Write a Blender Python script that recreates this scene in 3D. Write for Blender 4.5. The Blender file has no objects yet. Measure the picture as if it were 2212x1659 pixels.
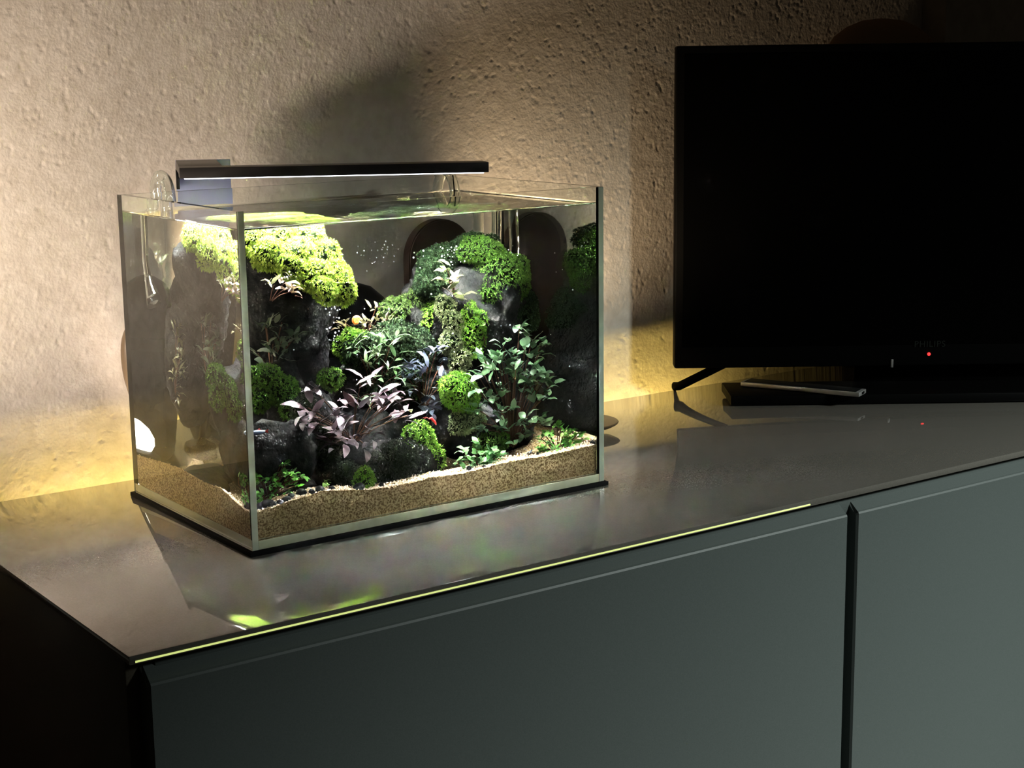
import bpy, bmesh, math, random
import numpy as np
from mathutils import Vector, Matrix, noise
R=random.Random(11)
SC=bpy.context.scene
COL=SC.collection
MOSS=[('bright yellow-green moss cap on top of the left rock overhang, just under the lamp', 'lime', 1.25, 0.0031, [(0.0598, 0.132, 0.2287, 0.0138, 0.0153, 0.0103), (0.0561, 0.1333, 0.2236, 0.0054, 0.0085, 0.0052), (0.0669, 0.1261, 0.2261, 0.0066, 0.0075, 0.0041), (0.048, 0.1271, 0.2264, 0.0059, 0.0106, 0.0054), (0.0532, 0.1371, 0.232, 0.0054, 0.0082, 0.0059), (0.0639, 0.1293, 0.2239, 0.0078, 0.0093, 0.0043), (0.0844, 0.135, 0.2268, 0.0158, 0.0153, 0.0103), (0.0775, 0.1351, 0.2324, 0.0062, 0.0079, 0.004), (0.0789, 0.1324, 0.2334, 0.0081, 0.0083, 0.005), (0.0869, 0.1316, 0.234, 0.0081, 0.0104, 0.0052), (0.0852, 0.1402, 0.2328, 0.0064, 0.0099, 0.0049), (0.0888, 0.1292, 0.2212, 0.0084, 0.0093, 0.0057), (0.1065, 0.132, 0.2254, 0.0145, 0.0153, 0.0103), (0.1146, 0.1338, 0.2294, 0.0074, 0.0088, 0.0053), (0.1133, 0.1312, 0.2319, 0.0077, 0.0097, 0.0041), (0.1003, 0.1353, 0.2322, 0.0064, 0.0096, 0.0048), (0.1155, 0.1277, 0.2241, 0.0059, 0.01, 0.004), (0.1125, 0.1303, 0.2205, 0.0084, 0.0088, 0.0041), (0.0651, 0.112, 0.2172, 0.0124, 0.0136, 0.0117), (0.0565, 0.1149, 0.2203, 0.0071, 0.0077, 0.0052), (0.0599, 0.1164, 0.2105, 0.0051, 0.0071, 0.0049), (0.0659, 0.1125, 0.2094, 0.0054, 0.0077, 0.0044), (0.0601, 0.1163, 0.2115, 0.0067, 0.0084, 0.0058), (0.0633, 0.1158, 0.2229, 0.0069, 0.009, 0.0068), (0.0911, 0.115, 0.215, 0.0151, 0.0153, 0.0117), (0.0805, 0.1099, 0.2114, 0.0079, 0.0074, 0.0046), (0.0924, 0.1127, 0.2084, 0.0059, 0.0077, 0.0044), (0.0972, 0.109, 0.2105, 0.0088, 0.0077, 0.0061), (0.0898, 0.113, 0.2079, 0.0062, 0.0108, 0.0067), (0.0781, 0.1097, 0.2147, 0.0061, 0.0082, 0.0053), (0.1155, 0.115, 0.2086, 0.0138, 0.0153, 0.0138), (0.1177, 0.109, 0.216, 0.0082, 0.0077, 0.0069), (0.1072, 0.1149, 0.2113, 0.0083, 0.0097, 0.0079), (0.1127, 0.1107, 0.2002, 0.0077, 0.01, 0.0069), (0.1119, 0.1182, 0.2013, 0.0083, 0.0101, 0.0079), (0.1191, 0.1114, 0.2177, 0.0068, 0.0073, 0.0063), (0.0784, 0.096, 0.2052, 0.0103, 0.0102, 0.0083), (0.0844, 0.0938, 0.204, 0.0055, 0.0059, 0.0049), (0.088, 0.0992, 0.2067, 0.0048, 0.0053, 0.0035), (0.0807, 0.0967, 0.2004, 0.006, 0.006, 0.0047), (0.0725, 0.0925, 0.2109, 0.0055, 0.0067, 0.0049), (0.0776, 0.0932, 0.2109, 0.0058, 0.0067, 0.0038), (0.0985, 0.098, 0.1978, 0.0138, 0.0136, 0.0117), (0.1078, 0.0966, 0.1985, 0.0082, 0.0069, 0.0064), (0.1061, 0.1018, 0.1919, 0.0078, 0.009, 0.0048), (0.1087, 0.096, 0.1981, 0.0069, 0.0064, 0.0048), (0.1093, 0.0979, 0.1984, 0.0082, 0.0092, 0.0056), (0.1019, 0.095, 0.2039, 0.0061, 0.0083, 0.0051), (0.1192, 0.1, 0.1921, 0.0131, 0.0136, 0.0158), (0.1165, 0.0958, 0.1822, 0.0077, 0.0079, 0.0073), (0.1091, 0.0988, 0.1991, 0.0077, 0.0081, 0.0078), (0.1107, 0.099, 0.1942, 0.0055, 0.009, 0.006), (0.1242, 0.1019, 0.1821, 0.0066, 0.0081, 0.0072), (0.1073, 0.0955, 0.1974, 0.0066, 0.0073, 0.0069), (0.1227, 0.088, 0.185, 0.0083, 0.0102, 0.0117), (0.124, 0.0882, 0.1927, 0.0046, 0.0059, 0.0069), (0.118, 0.0878, 0.1905, 0.0044, 0.0061, 0.0056), (0.1159, 0.0893, 0.1842, 0.0048, 0.0054, 0.007), (0.117, 0.0904, 0.1887, 0.0034, 0.0059, 0.0048), (0.1263, 0.0844, 0.1818, 0.0044, 0.007, 0.0065), (0.1032, 0.084, 0.187, 0.0089, 0.0102, 0.0083), (0.1075, 0.085, 0.1816, 0.0037, 0.0071, 0.0048), (0.104, 0.0829, 0.1807, 0.0044, 0.0068, 0.005), (0.1064, 0.0838, 0.1822, 0.0041, 0.0056, 0.0035), (0.1025, 0.0841, 0.1916, 0.0043, 0.0056, 0.0032), (0.0972, 0.0803, 0.1917, 0.0054, 0.0071, 0.0046)]),
 ('mid-green moss patch on the left rock flank behind the front left corner', 'mid', 1.0, 0.003, [(0.0508, 0.095, 0.1197, 0.0131, 0.011, 0.0096), (0.056, 0.0908, 0.1159, 0.0073, 0.0055, 0.0042), (0.0419, 0.0974, 0.117, 0.0057, 0.0076, 0.004), (0.0405, 0.0912, 0.1243, 0.0051, 0.0063, 0.0052), (0.0609, 0.0958, 0.1151, 0.0074, 0.0074, 0.0038), (0.0603, 0.0943, 0.1156, 0.006, 0.0076, 0.0049), (0.0634, 0.088, 0.1075, 0.0131, 0.011, 0.0103), (0.0621, 0.0879, 0.1017, 0.0057, 0.0056, 0.0042), (0.0708, 0.0861, 0.1048, 0.0059, 0.006, 0.0057), (0.0544, 0.0864, 0.1088, 0.005, 0.0052, 0.0045), (0.0616, 0.0851, 0.1151, 0.0064, 0.0055, 0.0061), (0.0674, 0.0876, 0.1132, 0.0075, 0.0065, 0.0048), (0.0673, 0.08, 0.0946, 0.0089, 0.0093, 0.0076), (0.0641, 0.0786, 0.1007, 0.0051, 0.0058, 0.0041), (0.0608, 0.0765, 0.0931, 0.0037, 0.006, 0.003), (0.0657, 0.0768, 0.0907, 0.0051, 0.0059, 0.0044), (0.0653, 0.0782, 0.0905, 0.0043, 0.0054, 0.0031), (0.0675, 0.0831, 0.0882, 0.0045, 0.0065, 0.0033), (0.0426, 0.088, 0.1045, 0.0089, 0.0093, 0.0089), (0.0388, 0.0842, 0.1001, 0.0042, 0.0055, 0.0044), (0.0429, 0.0842, 0.0991, 0.0039, 0.0053, 0.0036), (0.0471, 0.0863, 0.1028, 0.0039, 0.0056, 0.0046), (0.0434, 0.0893, 0.1106, 0.0052, 0.0051, 0.0042), (0.0487, 0.0893, 0.104, 0.0047, 0.0062, 0.0035)]),
 ('small bright green moss tuft in the middle, left of the narrow-leaved plant', 'bright', 1.1, 0.003, [(0.1403, 0.115, 0.1325, 0.0117, 0.0136, 0.0145), (0.1489, 0.117, 0.1381, 0.0066, 0.0081, 0.0059), (0.1312, 0.1178, 0.1335, 0.0066, 0.0093, 0.0074), (0.1354, 0.1118, 0.1432, 0.0045, 0.0076, 0.0059), (0.1483, 0.1152, 0.1247, 0.0061, 0.0086, 0.0075), (0.1339, 0.1177, 0.1324, 0.0064, 0.0081, 0.0071)]),
 ('olive fern moss on the rim of the central valley', 'olive', 1.0, 0.0032, [(0.2218, 0.15, 0.1607, 0.0151, 0.017, 0.0117), (0.2173, 0.1526, 0.1669, 0.0066, 0.0091, 0.0046), (0.2216, 0.1526, 0.168, 0.0091, 0.0095, 0.0058), (0.2097, 0.153, 0.1604, 0.0079, 0.0083, 0.0062), (0.2297, 0.1527, 0.1536, 0.0068, 0.008, 0.006), (0.2333, 0.1517, 0.1566, 0.0081, 0.0092, 0.0062), (0.1958, 0.15, 0.1566, 0.0103, 0.0153, 0.0089), (0.1872, 0.1492, 0.1582, 0.0042, 0.0079, 0.0052), (0.203, 0.1439, 0.1575, 0.005, 0.0107, 0.0051), (0.1868, 0.1462, 0.1559, 0.0061, 0.0093, 0.0038), (0.2031, 0.1548, 0.1505, 0.0042, 0.009, 0.0051), (0.2013, 0.1464, 0.1609, 0.006, 0.0073, 0.0044)]),
 ('mid-green moss covering the front face of the right tower rock', 'mid', 1.1, 0.003, [(0.2886, 0.115, 0.1807, 0.0234, 0.0204, 0.0213), (0.3085, 0.1136, 0.1788, 0.0105, 0.0113, 0.0088), (0.2751, 0.1066, 0.1665, 0.0129, 0.0102, 0.0122), (0.3114, 0.1207, 0.1861, 0.0104, 0.0115, 0.0099), (0.3086, 0.1122, 0.1794, 0.0112, 0.0098, 0.0094), (0.3051, 0.1111, 0.1691, 0.0139, 0.0109, 0.0093), (0.2765, 0.125, 0.2016, 0.0172, 0.0204, 0.0117), (0.2622, 0.1224, 0.2033, 0.0103, 0.0135, 0.0068), (0.268, 0.1313, 0.209, 0.0087, 0.0098, 0.0064), (0.2766, 0.1283, 0.2097, 0.0091, 0.0098, 0.0052), (0.2877, 0.124, 0.2041, 0.0079, 0.0131, 0.0052), (0.291, 0.1268, 0.2016, 0.0077, 0.0115, 0.0059)]),
 ('dark moss crown on top of the right tower rock', 'dark', 1.1, 0.003, [(0.2739, 0.14, 0.2071, 0.0213, 0.0136, 0.0089), (0.2803, 0.1366, 0.2018, 0.0125, 0.0071, 0.0044), (0.2918, 0.1391, 0.2101, 0.0088, 0.0067, 0.0038), (0.2638, 0.1369, 0.2034, 0.0093, 0.0092, 0.0046), (0.2734, 0.1387, 0.2135, 0.0106, 0.0075, 0.0042), (0.2918, 0.1445, 0.2032, 0.0087, 0.0084, 0.0044), (0.2389, 0.138, 0.1955, 0.0151, 0.0136, 0.0138), (0.2453, 0.1352, 0.202, 0.0066, 0.0078, 0.0065), (0.2544, 0.1415, 0.1974, 0.0058, 0.0087, 0.0053), (0.2493, 0.1385, 0.2007, 0.0057, 0.0094, 0.0064), (0.2478, 0.1425, 0.2046, 0.0066, 0.0069, 0.0056), (0.2273, 0.1422, 0.1976, 0.0082, 0.0088, 0.0073), (0.2252, 0.135, 0.1786, 0.0103, 0.0119, 0.0138), (0.2146, 0.1305, 0.1772, 0.0058, 0.0082, 0.0059), (0.2188, 0.1313, 0.1866, 0.0045, 0.0076, 0.0072), (0.2305, 0.1349, 0.1727, 0.0053, 0.0062, 0.0064), (0.2186, 0.1328, 0.1841, 0.005, 0.0074, 0.0082), (0.2305, 0.1322, 0.1849, 0.0045, 0.0076, 0.0082)]),
 ('pale dry-looking moss streak running down the tower rock', 'pale', 1.0, 0.0028, [(0.23, 0.108, 0.1591, 0.0089, 0.0102, 0.0083), (0.2276, 0.1077, 0.1548, 0.0048, 0.0054, 0.0039), (0.2248, 0.1056, 0.1657, 0.0035, 0.0058, 0.0038), (0.2283, 0.11, 0.1639, 0.0049, 0.0053, 0.0041), (0.2379, 0.1102, 0.1592, 0.0039, 0.0066, 0.0035), (0.2273, 0.1077, 0.1528, 0.0038, 0.0058, 0.0035), (0.2364, 0.1, 0.1437, 0.0103, 0.0102, 0.0096), (0.2301, 0.0969, 0.1515, 0.0048, 0.0071, 0.0041), (0.2392, 0.0963, 0.1392, 0.0048, 0.0069, 0.0056), (0.2369, 0.1031, 0.1515, 0.0047, 0.007, 0.0041), (0.2368, 0.101, 0.1494, 0.0048, 0.0056, 0.0045), (0.2389, 0.098, 0.1387, 0.0047, 0.0051, 0.0058), (0.229, 0.097, 0.1294, 0.0089, 0.0102, 0.0089), (0.2349, 0.0956, 0.1301, 0.0051, 0.0058, 0.0051), (0.2354, 0.0957, 0.1268, 0.0053, 0.0057, 0.0038), (0.2336, 0.096, 0.1322, 0.0051, 0.0049, 0.005), (0.2365, 0.1, 0.1271, 0.0039, 0.007, 0.0049), (0.2266, 0.1003, 0.1243, 0.0047, 0.0065, 0.0039), (0.2358, 0.092, 0.114, 0.0089, 0.0102, 0.0096), (0.231, 0.0878, 0.1091, 0.0049, 0.0063, 0.0057), (0.2407, 0.0896, 0.1157, 0.0044, 0.0071, 0.0058), (0.2301, 0.0912, 0.1106, 0.0044, 0.0052, 0.0057), (0.2397, 0.0942, 0.1205, 0.005, 0.0056, 0.005), (0.2335, 0.0939, 0.1081, 0.0035, 0.0066, 0.0041)]),
 ('bright green moss strip beside the pale streak under the tower', 'bright', 1.1, 0.003, [(0.2502, 0.095, 0.1346, 0.0124, 0.0136, 0.0193), (0.2477, 0.0898, 0.1236, 0.0063, 0.0095, 0.0087), (0.2584, 0.0922, 0.145, 0.0049, 0.008, 0.0077), (0.2465, 0.0918, 0.1484, 0.0059, 0.0086, 0.01), (0.251, 0.0963, 0.1501, 0.005, 0.0073, 0.011), (0.2421, 0.0971, 0.1407, 0.0053, 0.0072, 0.0084), (0.2267, 0.13, 0.1463, 0.0103, 0.0127, 0.0138), (0.2323, 0.1304, 0.1364, 0.0047, 0.009, 0.0065), (0.2201, 0.1326, 0.1471, 0.0055, 0.0063, 0.0083), (0.2184, 0.1329, 0.1451, 0.0061, 0.0069, 0.0053), (0.2341, 0.1342, 0.1391, 0.0053, 0.0071, 0.0082), (0.2314, 0.1273, 0.1534, 0.0058, 0.0063, 0.0082)]),
 ('round bright green moss ball on the lower right stone', 'bright', 1.3, 0.003, [(0.2206, 0.06, 0.0903, 0.0158, 0.017, 0.0145), (0.2075, 0.0558, 0.0985, 0.0073, 0.0088, 0.0059), (0.2205, 0.0615, 0.0794, 0.0067, 0.0093, 0.0055), (0.2143, 0.0571, 0.0996, 0.0067, 0.0102, 0.0081), (0.2301, 0.0581, 0.0859, 0.008, 0.0084, 0.0076), (0.2269, 0.0583, 0.0802, 0.007, 0.0118, 0.0065)]),
 ('dark green moss mat over the valley rock behind the narrow-leaved plant', 'dark', 1.0, 0.003, [(0.1801, 0.115, 0.1342, 0.0241, 0.017, 0.0158), (0.1711, 0.1126, 0.1248, 0.0114, 0.012, 0.0091), (0.1695, 0.1175, 0.1275, 0.0102, 0.0116, 0.006), (0.16, 0.1133, 0.1307, 0.014, 0.0087, 0.0077), (0.2006, 0.1163, 0.1308, 0.0142, 0.0105, 0.0063), (0.1643, 0.1099, 0.1282, 0.0107, 0.0117, 0.0079), (0.1485, 0.105, 0.1286, 0.0172, 0.0136, 0.0151), (0.16, 0.1078, 0.1204, 0.0103, 0.0068, 0.0064), (0.1634, 0.1044, 0.1314, 0.0067, 0.0076, 0.009), (0.1617, 0.108, 0.1332, 0.0071, 0.0071, 0.0085), (0.137, 0.108, 0.1229, 0.0072, 0.0077, 0.0065), (0.134, 0.1007, 0.1317, 0.0075, 0.0093, 0.0083), (0.2006, 0.11, 0.1223, 0.0172, 0.017, 0.0207), (0.2159, 0.1128, 0.1165, 0.0067, 0.0085, 0.0118), (0.1898, 0.1112, 0.1322, 0.0077, 0.0103, 0.0098), (0.1866, 0.1088, 0.117, 0.0082, 0.0105, 0.0079), (0.1891, 0.1129, 0.1225, 0.0096, 0.0087, 0.01), (0.1864, 0.1047, 0.1223, 0.0082, 0.0098, 0.0082), (0.1747, 0.1, 0.0982, 0.0275, 0.0119, 0.0172), (0.1567, 0.1009, 0.101, 0.0109, 0.0078, 0.0094), (0.1562, 0.0997, 0.1012, 0.0128, 0.006, 0.0103), (0.1923, 0.1018, 0.1072, 0.0156, 0.0083, 0.0073), (0.1505, 0.1034, 0.1001, 0.0115, 0.0082, 0.0096), (0.1949, 0.102, 0.0908, 0.0114, 0.0064, 0.0101)]),
 ('dark green moss mat on the left shoulder of the tower rock', 'dark', 1.0, 0.003, [(0.2323, 0.135, 0.178, 0.0155, 0.017, 0.0189), (0.2369, 0.1345, 0.1885, 0.0091, 0.0091, 0.0081), (0.2173, 0.1285, 0.1802, 0.0065, 0.0117, 0.0079), (0.2242, 0.1302, 0.193, 0.0087, 0.0101, 0.0077), (0.2264, 0.1393, 0.1879, 0.0078, 0.0115, 0.0097), (0.2447, 0.1362, 0.167, 0.0073, 0.0091, 0.0106), (0.2562, 0.125, 0.1643, 0.0172, 0.0136, 0.0155), (0.2705, 0.1231, 0.1639, 0.0095, 0.007, 0.0074), (0.2572, 0.1279, 0.1735, 0.0075, 0.0095, 0.0081), (0.2419, 0.1227, 0.1719, 0.0065, 0.0069, 0.006), (0.2455, 0.1247, 0.1726, 0.0101, 0.0071, 0.0063), (0.2468, 0.1194, 0.1732, 0.0079, 0.0075, 0.0062), (0.2942, 0.118, 0.1406, 0.0172, 0.0136, 0.0155), (0.2967, 0.1185, 0.1286, 0.0073, 0.0079, 0.0081), (0.3043, 0.1149, 0.1299, 0.0071, 0.0084, 0.0062), (0.3053, 0.1166, 0.1488, 0.0076, 0.0085, 0.0059), (0.2815, 0.1191, 0.1458, 0.0083, 0.0087, 0.0092), (0.2916, 0.1129, 0.1281, 0.0086, 0.0072, 0.0073)]),
 ('drab olive moss skirt beneath the round moss ball', 'pale', 0.9, 0.0026, [(0.2246, 0.062, 0.0657, 0.0151, 0.0136, 0.0103), (0.2352, 0.0565, 0.0619, 0.0076, 0.0069, 0.0061), (0.2285, 0.0617, 0.0578, 0.008, 0.007, 0.0058), (0.2179, 0.0569, 0.0608, 0.0088, 0.0087, 0.0058), (0.24, 0.0641, 0.063, 0.0073, 0.0078, 0.0057), (0.2247, 0.0588, 0.0597, 0.0059, 0.0088, 0.0047)]),
 ('bright green moss cushion right of the dark mossy boulder', 'bright', 1.2, 0.0032, [(0.1746, 0.05, 0.0541, 0.0124, 0.0119, 0.0131), (0.1718, 0.0516, 0.064, 0.0054, 0.0068, 0.0066), (0.1762, 0.0475, 0.0632, 0.0065, 0.0062, 0.0078), (0.1797, 0.0475, 0.0589, 0.0054, 0.0082, 0.0072), (0.176, 0.0531, 0.0621, 0.0056, 0.0081, 0.0057), (0.168, 0.0512, 0.0621, 0.0075, 0.008, 0.0064), (0.1858, 0.045, 0.0411, 0.0089, 0.0102, 0.0103), (0.183, 0.0442, 0.0494, 0.0049, 0.0055, 0.0053), (0.1859, 0.0414, 0.0341, 0.0053, 0.0049, 0.0042), (0.1916, 0.0435, 0.0351, 0.0037, 0.0049, 0.004), (0.1839, 0.0462, 0.0484, 0.0049, 0.0062, 0.0041), (0.1813, 0.0472, 0.0353, 0.0052, 0.0069, 0.0041)]),
 ('green moss tuft behind the small round-leaved plant', 'mid', 1.2, 0.003, [(0.2488, 0.055, 0.0426, 0.0138, 0.0119, 0.0089), (0.2589, 0.0511, 0.0456, 0.0059, 0.0057, 0.0036), (0.2569, 0.0559, 0.0473, 0.0078, 0.0064, 0.0047), (0.2579, 0.057, 0.0378, 0.0059, 0.0068, 0.004), (0.2584, 0.0527, 0.0407, 0.0075, 0.0065, 0.0041), (0.2618, 0.0578, 0.0419, 0.0072, 0.0068, 0.0034)]),
 ('small green moss knob in front of the dark boulder', 'bright', 1.2, 0.003, [(0.1093, 0.022, 0.036, 0.0076, 0.0076, 0.0083), (0.1029, 0.0209, 0.0348, 0.0041, 0.004, 0.0041), (0.1132, 0.0236, 0.0388, 0.0032, 0.004, 0.0031), (0.1087, 0.0189, 0.0431, 0.0037, 0.005, 0.0041), (0.1109, 0.0209, 0.0307, 0.0043, 0.0053, 0.0036), (0.1084, 0.0229, 0.0311, 0.0037, 0.0047, 0.0033)]),
 ('charcoal green moss coat over the front boulder', 'black', 1.5, 0.0026, [(0.1504, 0.042, 0.0409, 0.0275, 0.0187, 0.0179), (0.1723, 0.0443, 0.0304, 0.0154, 0.0104, 0.0094), (0.1353, 0.047, 0.0355, 0.011, 0.0089, 0.0104), (0.1576, 0.0472, 0.028, 0.0136, 0.0127, 0.0083), (0.1521, 0.0419, 0.0283, 0.0152, 0.0116, 0.0099), (0.136, 0.0365, 0.0343, 0.0158, 0.0121, 0.0095)]),
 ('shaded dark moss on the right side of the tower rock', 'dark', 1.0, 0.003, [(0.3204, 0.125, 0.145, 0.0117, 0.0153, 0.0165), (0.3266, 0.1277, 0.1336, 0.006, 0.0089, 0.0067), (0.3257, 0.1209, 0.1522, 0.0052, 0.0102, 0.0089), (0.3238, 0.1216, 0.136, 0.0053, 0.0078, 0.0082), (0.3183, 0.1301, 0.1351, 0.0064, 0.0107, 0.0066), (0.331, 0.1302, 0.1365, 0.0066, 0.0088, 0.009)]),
 ('dark thin moss on the slope under the purple plant', 'black', 0.8, 0.0024, [(0.0709, 0.055, 0.0875, 0.0103, 0.0102, 0.0193), (0.0717, 0.0516, 0.075, 0.0044, 0.0049, 0.009), (0.0642, 0.0562, 0.0798, 0.0051, 0.0059, 0.0101), (0.075, 0.054, 0.0766, 0.0057, 0.0058, 0.0113), (0.0634, 0.0541, 0.0949, 0.0044, 0.0069, 0.0105), (0.0736, 0.0574, 0.1006, 0.0055, 0.0059, 0.0101), (0.0867, 0.05, 0.0611, 0.0117, 0.0102, 0.0172), (0.0814, 0.0466, 0.0511, 0.0056, 0.0065, 0.0096), (0.0813, 0.0491, 0.0697, 0.0057, 0.0058, 0.009), (0.0816, 0.0472, 0.0742, 0.0062, 0.0057, 0.0096), (0.075, 0.0461, 0.0625, 0.0059, 0.0067, 0.0071), (0.0938, 0.0466, 0.0648, 0.006, 0.0065, 0.0087), (0.101, 0.045, 0.0403, 0.0089, 0.0085, 0.0089), (0.0947, 0.0469, 0.0415, 0.0045, 0.0059, 0.0042), (0.1022, 0.0441, 0.0339, 0.005, 0.006, 0.0036), (0.0967, 0.0433, 0.0372, 0.0042, 0.0048, 0.0034), (0.0941, 0.0438, 0.0384, 0.0039, 0.0055, 0.0038), (0.1067, 0.0429, 0.042, 0.005, 0.0044, 0.0042)]),
 ('little green moss fleck between the valley plants and the purple plant', 'mid', 1.0, 0.0028, [(0.1076, 0.09, 0.1134, 0.0096, 0.0085, 0.0069), (0.1137, 0.0918, 0.1086, 0.0051, 0.0051, 0.0033), (0.1082, 0.0888, 0.1079, 0.0051, 0.0056, 0.0039), (0.101, 0.0901, 0.1133, 0.0039, 0.0047, 0.0039), (0.1113, 0.0889, 0.1165, 0.0042, 0.0044, 0.0033), (0.1149, 0.0883, 0.1126, 0.0042, 0.005, 0.0031)])]
PLANTS=[('large bushy plant of oval blue-green leaves on the right', 'teal', 0.0125, 0.54, 295, (0.2718, 0.046, 0.0845), (0.0447, 0.024, 0.0567)),
 ('purple-brown plant with wide silvery leaves above the front boulder', 'purple', 0.0185, 0.36, 110, (0.1063, 0.032, 0.0892), (0.0521, 0.018, 0.027)),
 ('narrow-leaved light green plant in the middle of the scape', 'fresh', 0.0145, 0.26, 100, (0.1531, 0.09, 0.1177), (0.0335, 0.02, 0.0326)),
 ('dark plant with bluish narrow leaves left of the moss ball', 'ink', 0.0135, 0.34, 90, (0.1954, 0.08, 0.1078), (0.0223, 0.018, 0.0363)),
 ('pale green and pink rosette plant on the tower moss', 'blush', 0.0125, 0.5, 26, (0.2334, 0.09, 0.1842), (0.0167, 0.01, 0.0195)),
 ('small coppery plant under the bright moss cap', 'copper', 0.0115, 0.42, 24, (0.0535, 0.078, 0.1937), (0.0242, 0.014, 0.014)),
 ('shaded plant with long drooping leaves at the back left', 'shade', 0.0135, 0.36, 70, (0.0694, 0.125, 0.1386), (0.0223, 0.016, 0.0288)),
 ('thin dim plant near the back left corner seen through the left pane', 'khaki', 0.012, 0.3, 60, (0.042, 0.16, 0.125), (0.018, 0.022, 0.034)),
 ('small bright round-leaved plant at the front right of centre', 'leafy', 0.009, 0.6, 110, (0.2211, 0.02, 0.0329), (0.0279, 0.01, 0.0205)),
 ('brown twiggy little plant on the rim of the valley', 'brown', 0.0085, 0.34, 110, (0.1618, 0.13, 0.1467), (0.026, 0.018, 0.0167)),
 ('vivid light green sprout at the top of the large bush', 'vivid', 0.0125, 0.4, 9, (0.2587, 0.08, 0.1342), (0.0112, 0.008, 0.0121)),
 ('upright bright green sprig at the right end of the sand', 'vivid', 0.0085, 0.36, 10, (0.3226, 0.028, 0.0394), (0.0074, 0.006, 0.013)),
 ('low green leafy clump on the sand near the right pane', 'grass', 0.0075, 0.5, 220, (0.3093, 0.026, 0.0374), (0.0242, 0.012, 0.0158)),
 ('green leafy clump in the front left corner', 'grass', 0.006, 0.55, 220, (0.024, 0.022, 0.0475), (0.0298, 0.009, 0.0167)),
 ('tiny dark-leaved plant on the sand between the two green clumps', 'ink', 0.0075, 0.5, 40, (0.2769, 0.02, 0.0231), (0.0186, 0.008, 0.0121)),
 ('short bright sprout left of the moss knob', 'vivid', 0.0062, 0.55, 8, (0.076, 0.03, 0.0425), (0.0056, 0.005, 0.0065))]
PEBBLES=[(0.0136, 0.012, 0.0307, 0.0065, 0.0042), (0.0235, 0.012, 0.0282, 0.006, 0.0037), (0.0185, 0.012, 0.0328, 0.0056, 0.0042), (0.0069, 0.012, 0.0303, 0.0056, 0.0037), (0.0345, 0.012, 0.0319, 0.0047, 0.0033), (0.0411, 0.012, 0.0338, 0.0037, 0.0023), (0.0501, 0.012, 0.0342, 0.0051, 0.0037), (0.0645, 0.012, 0.0344, 0.0051, 0.0037), (0.1004, 0.012, 0.0342, 0.007, 0.0042), (0.1222, 0.012, 0.0284, 0.0028, 0.0023), (0.2069, 0.012, 0.0265, 0.0033, 0.0028), (0.3408, 0.012, 0.0315, 0.0042, 0.0028), (0.0771, 0.012, 0.035, 0.0033, 0.0023), (0.0571, 0.012, 0.0345, 0.0033, 0.0028), (0.0288, 0.012, 0.0299, 0.0037, 0.0028), (0.2211, 0.012, 0.0275, 0.0023, 0.0019)]
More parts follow.
